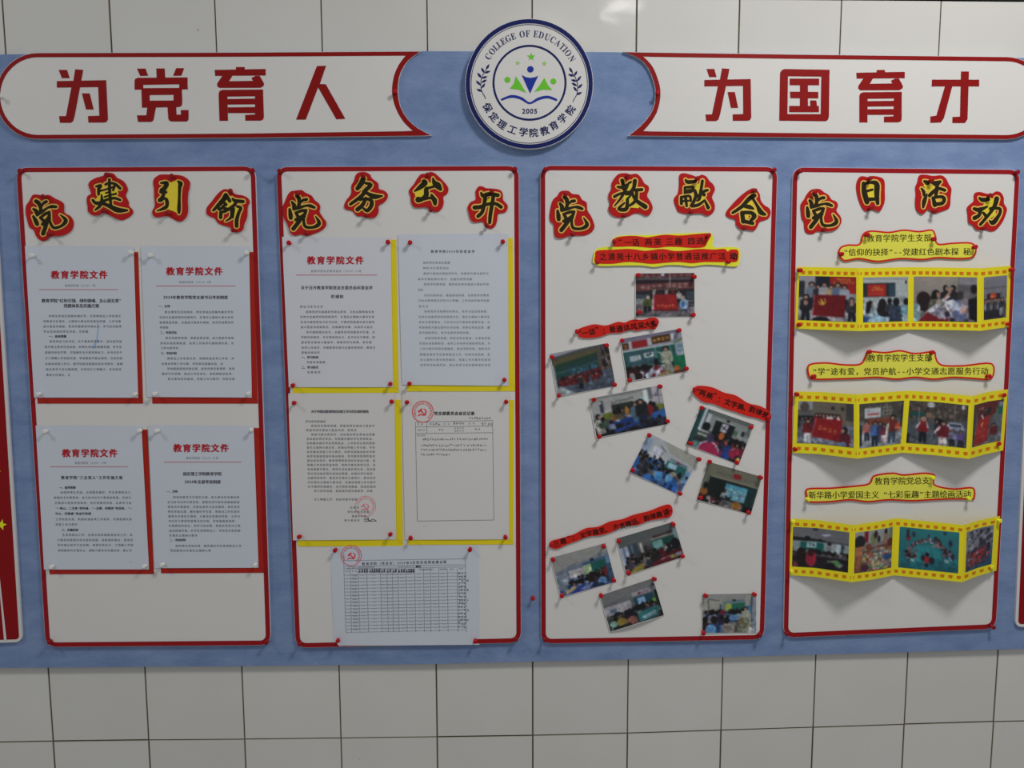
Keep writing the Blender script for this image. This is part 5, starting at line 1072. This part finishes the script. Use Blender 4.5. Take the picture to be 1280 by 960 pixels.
def pic_S24():
    p = Pic(48, 58, (90, 60, 56), (104, 112, 122), 28); p.rect(.7, .2, 1, 1, (98, 108, 118)); p.rect(.84, .1, 1, .35, (20, 110, 90)); p.rect(.86, .05, 1, .16, (130, 130, 150)); p.poly([(.1, .05), (.8, 0), (.78, .3), (.5, .4), (.2, .5)], (110, 38, 36)); p.dots(.2, .1, .6, .4, 20, [(60, 40, 40), (150, 110, 100), (40, 36, 44)], .04); p.poly([(.18, .40), (.60, .32), (.56, .92), (.04, 1)], (166, 30, 30)); p.line(.3, .30, .36, .38, .05, (200, 186, 190)); p.line(.30, .52, .36, .48, .04, (226, 150, 60)); p.line(.34, .48, .32, .58, .04, (226, 150, 60)); p.glyphs(.18, .68, .46, .66, 3, (196, 70, 60)); p.glyphs(.14, .8, .44, .78, 3, (196, 60, 50)); p.man(.74, 1, .46, (110, 24, 34), legs=(110, 110, 120)); p.rect(0, .1, .08, 1, (60, 64, 66)); return p
def pic_S31():
    p = Pic(76, 58, (110, 112, 118), (40, 30, 40), 29); p.rect(0, 0, 1, .3, (112, 114, 120)); p.ell(.40, .05, .06, .03, (60, 60, 66)); p.poly([(.50, .16), (.64, .12), (.70, .14), (.58, .20)], (176, 180, 200)); p.poly([(0, .24), (.6, .30), (.6, .38), (0, .32)], (34, 34, 40)); p.ell(.26, .26, .05, .04, (24, 26, 30)); p.ell(.5, .30, .04, .03, (24, 26, 30)); p.rect(0, .34, 1, .6, (140, 152, 156)); p.rect(.14, .36, .56, .56, (16, 108, 104)); p.rect(.25, .37, .44, .50, (150, 180, 186)); p.glyphs(.28, .42, .40, .42, 2, (60, 80, 90)); p.rect(.78, .34, .86, .56, (176, 190, 205)); p.rect(.86, .34, .9, .6, (60, 90, 110)); p.ell(.66, .36, .035, .05, (40, 40, 46)); p.ell(.90, .40, .02, .04, (60, 60, 70))
    p.crowd(.2, .55, .98, .62, 30, [(110, 106, 110), (60, 50, 60), (80, 70, 60)], .024); p.rect(0, .7, 1, 1, (40, 30, 44)); p.bust(.16, .62, .075, (40, 28, 36), (34, 24, 26)); p.poly([(.08, .6), (.24, .58), (.26, .98), (.08, 1)], (40, 26, 30)); p.ell(.34, .76, .10, .20, (166, 34, 60)); p.ell(.33, .62, .06, .10, (70, 24, 34)); p.poly([(0, 1), (.04, .84), (.1, .9), (.1, 1)], (150, 60, 80)); p.poly([(.62, .78), (.80, .74), (.92, .84), (.84, .92), (.66, .88)], (110, 130, 110)); p.ell(.80, .80, .05, .04, (60, 140, 70)); p.ell(.70, .92, .08, .10, (26, 22, 34)); p.rect(.48, .66, .9, .7, (90, 84, 100)); return p
def pic_S32():
    p = Pic(66, 58, (150, 150, 146), (110, 70, 60), 30); p.rect(0, 0, 1, .3, (150, 156, 156)); p.rect(.25, .02, .35, .28, (140, 24, 36)); p.rect(.44, .05, .46, .35, (120, 120, 130)); p.rect(.9, 0, 1, .4, (110, 130, 110)); p.poly([(.2, .45), (1, .36), (1, 1), (0, 1), (.05, .5)], (118, 72, 58)); p.ell(.13, .26, .14, .16, (36, 34, 40)); p.poly([(.02, .38), (.24, .36), (.2, .60), (.04, .66)], (176, 112, 74)); p.ell(.50, .22, .09, .13, (120, 130, 90)); p.ell(.55, .12, .06, .09, (60, 36, 36)); p.ell(.82, .22, .06, .18, (150, 120, 100)); p.ell(.82, .08, .04, .06, (30, 28, 36)); p.ell(.36, .42, .08, .1, (130, 70, 50)); p.ell(.94, .36, .08, .1, (110, 46, 36)); p.ell(.64, .24, .04, .08, (50, 36, 44))
    p.poly([(.36, .56), (.7, .44), (1, .52), (.98, .8), (.6, 1), (.4, .9)], (150, 156, 156)); p.dots(.2, .46, 1, 1, 120, [(160, 96, 60), (150, 130, 120), (180, 160, 60), (120, 60, 60), (90, 110, 130), (180, 150, 140), (96, 130, 80)], .045, .6); p.ell(.88, .70, .12, .07, (40, 84, 140)); p.ell(.28, .9, .1, .08, (84, 30, 60)); p.poly([(.02, .6), (.2, .58), (.16, .9), (.02, 1)], (140, 84, 54)); p.ell(.84, .5, .05, .03, (176, 60, 50)); return p
def pic_S33():
    p = Pic(80, 58, (40, 130, 136), (26, 106, 120), 31); p.ell(.46, .62, .26, .22, (36, 138, 146))
    P = [(.18 + .72 * (0.5 - 0.5 * math.cos(a)), .62 - .34 * math.sin(a) + .1 * (a > 1.6) * (a - 1.6)) for a in np.linspace(.05, 2.9, 30)]
    for x, y in P: p.dots(x - .02, y - .04, x + .02, y + .04, 5, [(40, 30, 44), (110, 50, 60), (140, 120, 130), (50, 40, 70), (176, 176, 184)], .016)
    p.dots(.12, .50, .30, .74, 30, [(40, 28, 44), (90, 40, 50), (130, 120, 130)], .022); p.dots(.60, .2, .72, .42, 26, [(60, 34, 44), (110, 50, 60), (150, 130, 130)], .02); p.dots(.74, .42, .86, .66, 22, [(50, 30, 50), (120, 100, 110)], .02); p.ell(.16, .26, .04, .07, (140, 40, 60)); p.rect(.13, .05, .17, .24, (60, 40, 60)); p.ell(.25, .16, .03, .07, (60, 56, 90)); p.ell(.51, .18, .02, .07, (60, 60, 96)); p.ell(.86, .30, .03, .08, (46, 44, 90)); p.ell(.90, .62, .03, .08, (46, 40, 70)); p.rect(.20, .74, .28, .82, (120, 160, 170)); p.rect(.78, .70, .84, .78, (150, 180, 186)); p.line(.9, .84, .96, .86, .008, (120, 170, 176)); p.ell(.49, .74, .055, .09, (170, 36, 50)); p.ell(.49, .62, .035, .05, (30, 26, 40)); p.ell(.42, .70, .03, .08, (36, 36, 56)); p.ell(.58, .76, .045, .09, (40, 44, 70)); p.rect(.46, .84, .52, .92, (30, 34, 56)); p.ell(.77, .07, .025, .04, (40, 60, 80)); return p
def pic_S34():
    p = Pic(48, 58, (130, 136, 150), (30, 84, 120), 32); p.rect(0, 0, 1, .5, (124, 126, 140)); p.dots(0, .05, 1, .5, 50, [(60, 62, 80), (150, 152, 164), (90, 90, 104), (40, 44, 60)], .06, .6); [p.rect(.5 + .25 * (k % 2), .05 + .2 * (k // 2), .62 + .25 * (k % 2), .16 + .2 * (k // 2), (44, 52, 72)) for k in range(4)]; p.rect(0, .78, 1, 1, (30, 84, 116)); p.poly([(.0, .56), (.7, .44), (.9, .56), (.84, .84), (.1, .96)], (90, 60, 80)); p.poly([(.2, .62), (.7, .50), (.72, .72), (.22, .88)], (182, 44, 44)); p.dots(.05, .5, .9, .9, 60, [(190, 60, 60), (60, 40, 60), (150, 130, 150), (40, 44, 80)], .035); p.ell(.84, .52, .08, .12, (40, 40, 66)); p.rect(0, .6, .08, 1, (84, 78, 96)); return p

D_PH = D_PAN + 0.0014
def photo(corners, fn, label, pins, host, lift=(0, 0)):
    p = fn(); c = p.out()
    nu, nv = p.w - 1, p.h - 1
    a, b = lift
    dfn = lambda u, v: D_PH + a * np.clip(v, 0, 1) ** 6 * np.sin(math.pi * np.clip(u, 0, 1)) + b * (1 - np.clip(v, 0, 1)) ** 6 * np.sin(math.pi * np.clip(u, 0, 1)) + .0006 * np.sin(3 * u + 2 * v)
    # white rimmed photo paper with the picture printed on it
    o = sheet('photograph', lambda u, v: bil(corners, u, v), dfn, 10, 8, 'flag_white')
    tag(o, label, 'photograph', 'photographs pinned on the third panel')
    m_ = 0.012
    ch = sheet('picture', lambda u, v: bil(corners, m_ + (1 - 2 * m_) * u, m_ + (1 - 2 * m_) * v), lambda u, v: dfn(m_ + (1 - 2 * m_) * u, m_ + (1 - 2 * m_) * v) + 0.00035, nu, nv, 'photo', parent=o, th=0, colors=c)
    pins4(host, pins, lambda x, y: dfn(*ibil(corners, x, y)))
photo([(794, 341.3), (868.7, 340.5), (869, 396.4), (794, 396.4)], pic_A, 'photograph of people behind a red flag outside a building, topmost on the third panel',
      [(797.8, 343.7), (867.5, 346), (866.8, 394.3), (798.7, 390.5)], 'the topmost photograph')
photo([(687, 442), (760.4, 428), (770.5, 482.8), (696.7, 496)], pic_B, 'tilted photograph of a large red-clad group lined up before a building',
      [(689.7, 446.5), (757.7, 432), (768, 481), (699.5, 495)], 'the large group photograph')
photo([(775, 423.4), (851.6, 410), (859.8, 464.8), (784, 477.3)], pic_C, 'tilted photograph of a teacher pointing at a green blackboard',
      [(778, 426.5), (848.5, 413.6), (858, 461), (787, 475.7)], 'the green blackboard photograph')
photo([(736, 498), (826.6, 480.6), (835.5, 530.3), (745, 547.7)], pic_D, 'wide tilted photograph of people crowded round blue-covered tables',
      [(743.6, 500), (825, 483), (834.5, 527), (750, 546)], 'the blue tables photograph')
photo([(876.2, 507), (943.7, 530.5), (924, 581.5), (856.7, 555.3)], pic_E, 'photograph of pupils in pink jackets facing a dark blackboard, tilted clockwise',
      [(878, 510), (939.5, 534.7), (921.7, 578.3), (862.7, 554.4)], 'the pink jackets photograph')
photo([(811, 540.4), (874.7, 572.5), (850.3, 619.8), (785.8, 589.8)], pic_F, 'strongly tilted photograph of a bright classroom full of blue chairs',
      [(812, 544.4), (873.7, 574.4), (850, 617), (791.7, 588)], 'the blue chairs photograph')
photo([(884.6, 576.3), (953.4, 595.8), (939, 643.8), (870.2, 624.7)], pic_G, 'tilted photograph of a glowing blue screen in a dark classroom',
      [(887.7, 578), (951.4, 597), (936.5, 641), (876.4, 623)], 'the blue screen photograph')
photo([(687.5, 697), (757.5, 678), (770.4, 727.5), (700.8, 747)], pic_H, 'tilted classroom photograph with yellow and blue desks, left of the lowest trio',
      [(691, 700), (755, 683.3), (767.5, 726), (703, 745.4)], 'the yellow and blue desks photograph')
photo([(769.6, 673), (843, 651.3), (856.3, 695.8), (783, 719.6)], pic_I, 'tilted classroom photograph with dark red seats, right of the lowest trio',
      [(774, 676.5), (841, 655.4), (853.3, 696.3), (785, 716.7)], 'the dark red seats photograph')
photo([(749.2, 744), (816.7, 722), (830.8, 769.2), (762.5, 790.4)], pic_J, 'tilted classroom photograph with a teal desk, lowest of the trio under the caption',
      [(751.7, 745), (817.5, 724.6), None, None], 'the teal desk photograph', lift=(0.006, 0))
photo([(877.4, 742.4), (946, 741.3), (945.8, 791.3), (877.4, 791.6)], pic_K, 'upright classroom photograph in the bottom right corner of the third panel',
      [(882.3, 745.5), (943.3, 744), None, (880, 791.6)], 'the bottom right corner photograph')

# ------------------------------------------------------------------ cut-out captions
def caption(outline, sc, org, material, label, group, d=None, belly=0.0022):
    P = catmull([(org[0] + a / sc, org[1] + b / sc) for a, b in outline], 4)
    ctr = P.mean(0); d0 = (d or D_PAN) + 0.0010
    x0, x1 = P[:, 0].min(), P[:, 0].max()
    df = lambda x, y: d0 + belly * np.sin((np.asarray(x) - x0) / (x1 - x0) * math.pi * 3) ** 2
    # long strip: columns of vertices between outline and centre line keep the sheet flexible
    f = M(P[:, 0], P[:, 1], d0 + belly); b = f.copy(); b[:, 1] += 0.0006
    n = len(P); a_ = (P[:, 0] * np.roll(P[:, 1], -1) - np.roll(P[:, 0], -1) * P[:, 1]).sum()
    order = list(range(n)) if a_ < 0 else list(range(n))[::-1]
    Fc = [order, [n + i for i in order[::-1]]] + [[order[(k + 1) % n], order[k], n + order[k], n + order[(k + 1) % n]] for k in range(n)]
    o = link('caption_strip', np.vstack([f, b]), Fc, material)
    tag(o, label, 'caption', group)
    return o, d0 + belly
def cpt(sc, org): return lambda a, b: (org[0] + a / sc, org[1] + b / sc)
GC = 'cut out paper captions'
q = cpt(6.4, (740, 290))
o, dc = caption([(165,60),(200,35),(300,25),(450,25),(600,15),(750,10),(900,5),(955,10),(970,50),(965,110),(1000,125),(1080,120),(1160,125),(1185,150),(1185,210),(1165,270),(1100,275),(1000,265),(900,262),(800,275),(700,265),(600,265),(500,280),(420,270),(330,268),(200,270),(60,272),(20,255),(5,230),(20,160),(50,130),(100,120),(180,118),(165,90)], 6.4, (740, 290), 'cap_yellow', 'two-line red and yellow caption heading the third panel under its title', GC)
g = G(); g.poly(catmull([q(*z) for z in [(170,100),(165,75),(200,42),(320,30),(400,38),(450,42),(580,22),(700,28),(850,15),(935,12),(945,40),(920,85),(900,118),(820,128),(700,120),(600,118),(500,128),(330,115),(180,118)]], 4)); g.build('red_band', 'cap_red', o, dc)
g = G(); g.poly(catmull([q(*z) for z in [(30,245),(25,190),(40,150),(150,142),(280,135),(350,140),(430,150),(560,135),(650,150),(720,150),(860,135),(970,140),(1060,135),(1085,155),(1110,140),(1165,145),(1172,190),(1160,235),(1100,240),(1080,225),(1060,240),(900,240),(800,250),(700,240),(600,245),(480,255),(380,245),(280,240),(150,255)]], 4)); g.build('red_band', 'cap_red', o, dc)
g = G()
for c, a, b in [('“', 225, 75), ('一', 290, 84), ('话', 350, 82), ('两', 452, 80), ('美', 526, 78), ('三', 622, 76), ('趣', 692, 75), ('四', 796, 72), ('进', 864, 70), ('”', 912, 62)]: g.glyph(c, *q(a, b), 9.6, -.02, .018)
g.text('之清苑十八乡镇小学普通话推广活', *q(55, 197), *q(1075, 192), 9.6, .018); g.glyph('动', *q(1132, 193), 9.6, 0, .04)
g.build('caption_text', 'cap_text', o, dc, .0008)
pin(*q(45, 240), dc, 'pin_red', 'red push pin at the left end of the red and yellow caption'); pin(*q(1090, 236), dc, 'pin_red', 'red push pin at the lower right of the red and yellow caption'); pin(*q(930, 30), dc, 'pin_red', 'red push pin at the upper right of the red and yellow caption'); pin(*q(185, 75), dc, 'pin_red', 'red push pin at the upper left of the red and yellow caption')
def redcap(outl, sc, org, lab, chars, em, ang, pins_, host):
    q = cpt(sc, org); o, dc = caption(outl, sc, org, 'cap_red', lab, GC)
    g = G()
    for c, a, b in chars: g.glyph(c, *q(a, b), em, ang, .02)
    g.build('caption_text', 'cap_text', o, dc, .0005)
    for nm, a, b in pins_: pin(*q(a, b), dc, 'pin_red', f'red push pin at the {nm} end of {host}')
redcap([(265,135),(300,105),(420,70),(520,80),(620,50),(680,55),(740,32),(840,30),(920,12),(965,35),(960,75),(930,110),(850,112),(780,125),(720,115),(650,140),(560,145),(480,172),(400,185),(310,182),(290,160)], 6.737, (680, 395),
  'wavy red caption strip under the topmost photograph, rising to the right', [('“', 300, 138), ('一', 347, 142), ('话', 405, 132), ('”', 445, 110), ('：', 520, 122), ('普', 577, 110), ('通', 636, 106), ('话', 697, 98), ('风', 757, 88), ('采', 818, 80), ('大', 873, 72), ('赛', 925, 62)], 8.6, -.11, [('left', 278, 136), ('right', 948, 58)], 'the wavy red caption under the topmost photograph')
redcap([(755,85),(790,65),(880,75),(960,110),(1040,130),(1120,180),(1200,200),(1260,235),(1275,280),(1240,300),(1180,280),(1110,265),(1040,240),(960,215),(890,185),(830,175),(790,150),(755,115)], 5.333, (725, 470),
  'wavy red caption strip sloping down to the right edge of the third panel', [('“', 788, 98), ('两', 818, 112), ('美', 865, 130), ('”', 898, 126), ('：', 940, 158), ('文', 985, 174), ('字', 1028, 190), ('美', 1072, 204), ('、', 1112, 214), ('韵', 1150, 222), ('律', 1194, 240), ('美', 1238, 258)], 8.6, .30, [('left', 768, 92), ('right', 1256, 280)], 'the red caption sloping down right')
redcap([(35,325),(50,300),(120,280),(200,255),(280,215),(360,205),(440,170),(520,155),(600,125),(700,100),(790,65),(840,58),(858,95),(845,135),(790,150),(700,165),(620,195),(540,200),(450,240),(380,262),(300,270),(220,300),(150,325),(90,352),(45,345)], 5.333, (680, 620),
  'long wavy red caption strip above the three lowest tilted photographs', [('三', 84, 318), ('趣', 128, 300), ('”', 166, 278), ('：', 205, 276), ('文', 260, 262), ('字', 302, 250), ('趣', 344, 240), ('变', 386, 228), ('、', 424, 220), ('方', 480, 206), ('言', 522, 196), ('趣', 562, 184), ('话', 602, 172), ('、', 638, 160), ('韵', 685, 146), ('律', 727, 134), ('趣', 768, 122), ('谈', 812, 106)], 7.9, -.26, [('left', 48, 328), ('right', 843, 92)], 'the long red caption')
def ycap(outl, org, lab, l1, p1, l2, p2, pins_, host, col='pin_red', hole=None):
    q = cpt(4.267, org); o, dc = caption(outl, 4.267, org, 'cap_red', lab, GC)
    P = catmull([q(*z) for z in outl], 4); 
    T = np.roll(P, -1, 0) - np.roll(P, 1, 0); T /= np.hypot(T[:, 0], T[:, 1])[:, None] + 1e-9
    sgn = 1 if (P[:, 0] * np.roll(P[:, 1], -1) - np.roll(P[:, 0], -1) * P[:, 1]).sum() > 0 else -1
    Q = P + sgn * np.stack([-T[:, 1], T[:, 0]], -1) * 2.1
    g = G(); g.poly(Q); g.build('yellow_face', 'cap_pale', o, dc)
    g = G(); g.text(l1, *q(*p1[:2]), *q(*p1[2:]), 9.9, .016); g.text(l2, *q(*p2[:2]), *q(*p2[2:]), 9.9, .016); g.build('caption_text', 'cap_text2', o, dc, .0006)
    cn = {'pin_red': 'red', 'pin_yellow': 'yellow'}[col]
    for nm, a, b in pins_: pin(*q(a, b), dc, col, f'{cn} push pin at the {nm} of {host}')
ycap([(415,405),(430,385),(470,375),(560,382),(640,370),(720,378),(790,370),(812,405),(822,445),(900,440),(1000,440),(1028,475),(1010,520),(940,530),(820,525),(740,535),(620,530),(500,545),(400,530),(320,540),(290,500),(300,465),(340,450),(400,447)], (980, 200),
  'top yellow caption with red edge on the fourth panel, under its title', '教育学院学生支部', (440, 418, 788, 414), '“信仰的抉择”--党建红色剧本探 秘', (318, 492, 998, 488), [('upper left', 445, 398), ('upper right', 803, 420), ('right end', 1022, 465), ('left end', 308, 500)], 'the top yellow caption')
ycap([(430,195),(450,165),(540,170),(620,160),(700,175),(800,165),(812,195),(825,225),(860,240),(960,240),(1110,230),(1108,315),(1000,315),(900,310),(800,320),(700,310),(600,320),(500,310),(400,315),(300,318),(160,320),(130,300),(130,238),(220,225),(320,235),(405,232)], (980, 400),
  'middle yellow caption with red edge on the fourth panel, between film strips', '教育学院学生支部', (446, 203, 792, 200), '“学”途有爱，党员护航--小学交通志愿服务行动', (152, 275, 1092, 272), [('upper left', 458, 172), ('upper right', 795, 175), ('lower right', 1092, 303), ('lower left', 158, 303)], 'the middle yellow caption')
ycap([(455,100),(480,60),(580,45),(640,55),(750,45),(808,60),(800,100),(830,118),(910,130),(1010,125),(1018,185),(990,190),(880,190),(780,195),(680,200),(560,195),(450,205),(350,195),(250,205),(130,205),(118,170),(125,130),(250,125),(400,112)], (980, 580),
  'lowest yellow caption with red edge, above the bottom film strip', '教育学院党总支', (483, 92, 778, 88), '新华路小学爱国主义 “七彩童趣”主题绘画活动', (130, 166, 998, 160), [('upper right', 798, 76), ('right end', 992, 186), ('left end', 128, 192)], 'the lowest yellow caption', 'pin_yellow')

# ------------------------------------------------------------------ folded film strips
def film(ctrl, frames, marks, pics, label, pins_, host, col):
    """ctrl: (s, x_top, y_top, x_bot, y_bot, depth out from the panel)"""
    C = np.array(ctrl, float)
    def fn(u, v):
        u = np.asarray(u, float); I = lambda k: np.interp(u, C[:, 0], C[:, k])
        x = (1 - v) * I(1) + v * I(3); y = (1 - v) * I(2) + v * I(4); return np.stack([x, y], -1)
    dfn = lambda u, v: D_PAN + 0.0012 + np.interp(u, C[:, 0], C[:, 5]) + 0 * v
    us = np.unique(np.round(np.concatenate([np.linspace(0, 1, 41), C[:, 0]]), 5)); nu = len(us) - 1
    f2 = lambda u, v: fn(np.interp(u, np.linspace(0, 1, nu + 1), us), v); d2 = lambda u, v: dfn(np.interp(u, np.linspace(0, 1, nu + 1), us), v)
    o = sheet('film_strip', f2, d2, nu, 3, 'film'); o.data.polygons.foreach_set('use_smooth', [False] * len(o.data.polygons))
    tag(o, label, 'paper strip', 'yellow film strip paper borders')
    for (u0, u1, v0, v1), fnp in zip(frames, pics):
        p = fnp(); c = p.out()
        uu = np.unique(np.concatenate([np.linspace(u0, u1, p.w - 1), C[(C[:, 0] > u0) & (C[:, 0] < u1), 0]]))
        while len(uu) < p.w: uu = np.sort(np.append(uu, (uu[-1] + uu[-2]) / 2))
        uu = uu[:p.w] if len(uu) > p.w else uu; uu[-1] = u1
        K = np.linspace(0, 1, p.w)
        sheet('film_frame', lambda u, v: fn(np.interp(u, K, uu), v0 + (v1 - v0) * v), lambda u, v: dfn(np.interp(u, K, uu), v) + .0005, p.w - 1, p.h - 1, 'photo', parent=o, th=0, colors=c)
    # printed sprocket holes
    V = []; Fc = []
    for v0, v1 in ((.062, .112), (.895, .945)):
        for u in marks:
            w = .0095; k = len(V)
            us_ = np.array([u - w, u + w, u + w * .85, u - w * .85]); vs_ = np.array([v0, v0 + .003, v1, v1])
            P_ = fn(us_, vs_[:, None] * 0 if False else vs_)
            V += list(M(P_[:, 0], P_[:, 1], dfn(us_, 0) + .0005)); Fc.append([k + 3, k + 2, k + 1, k])
    link('sprocket_marks', np.array(V), Fc, 'film_mark', o)
    for nm, x, y in pins_: pin(x, y, D_PAN + 0.0035, col, f'{ {"pin_red": "red", "pin_yellow": "yellow"}[col] } push pin at the {nm} of {host}')
def marks_for(n, skip=()): return [(.012 + (k + .5) * (.976 / n)) for k in range(n) if k not in skip]
film([(0, 996.5, 333.4, 993.8, 410.8, .001), (.10, 1024, 334, 1021, 412, .010), (.285, 1073.8, 335, 1073.8, 414, .036), (.53, 1138, 334, 1137.5, 412, .004), (.70, 1181, 334.4, 1181, 412.4, .018), (.865, 1226.5, 335.2, 1226.5, 413.6, .038), (1, 1263.5, 332.2, 1261, 408.6, .002)],
     [(.012, .272, .145, .855), (.305, .520, .15, .862), (.548, .846, .148, .862), (.878, .985, .15, .835)], marks_for(30), [pic_S11, pic_S12, pic_S13, pic_S14],
     'top yellow film strip, its first frame showing people with a red flag', [('top left', 1000, 337.6), ('top right', 1265, 337.2), ('bottom right', 1260, 404.8), ('bottom left', 999.8, 406)], 'the top film strip', 'pin_red')
film([(0, 993.3, 489.3, 990.2, 566.2, .001), (.12, 1026, 490, 1022, 567.5, .012), (.29, 1071, 493, 1071.6, 573.4, .040), (.52, 1134.5, 488.4, 1128, 566, .004), (.68, 1172, 490.5, 1168, 569, .022), (.835, 1215.5, 495, 1211.2, 573.6, .042), (.92, 1237, 489.5, 1231, 568, .02), (1, 1260, 486.6, 1254, 563, .003)],
     [(.02, .275, .155, .835), (.302, .508, .155, .845), (.535, .82, .155, .835), (.848, .985, .155, .83)], marks_for(26), [pic_S21, pic_S22, pic_S23, pic_S24],
     'middle yellow film strip, its first frame showing a big red banner', [('top left', 996.4, 493), ('top right', 1255, 493.7), ('bottom right', 1249.5, 555), ('bottom left', 994.6, 561.6)], 'the middle film strip', 'pin_red')
film([(0, 988.6, 648.6, 986.6, 719, .001), (.12, 1021, 650, 1018, 721, .014), (.29, 1066.8, 656.2, 1064.5, 727.8, .042), (.40, 1094, 652.5, 1091, 724.5, .024), (.51, 1120.8, 647.8, 1118, 719.2, .004), (.68, 1163, 652, 1160, 723.5, .024), (.835, 1205, 656.2, 1202.8, 727.8, .044), (.91, 1225, 650, 1221, 720.5, .022), (1, 1250, 645, 1245.5, 713.2, .003)],
     [(.012, .272, .14, .84), (.302, .492, .14, .85), (.528, .815, .14, .85), (.85, .975, .14, .85)], marks_for(26), [pic_S31, pic_S32, pic_S33, pic_S34],
     'bottom yellow film strip, its third frame showing a ring of people on teal', [('top left', 992, 652.6), ('top right', 1249.5, 651.6), ('bottom right', 1241, 709), ('bottom left', 990.6, 715)], 'the bottom film strip', 'pin_yellow')

for o in bpy.data.objects:
    if '_o' in o.keys(): del o['_o']
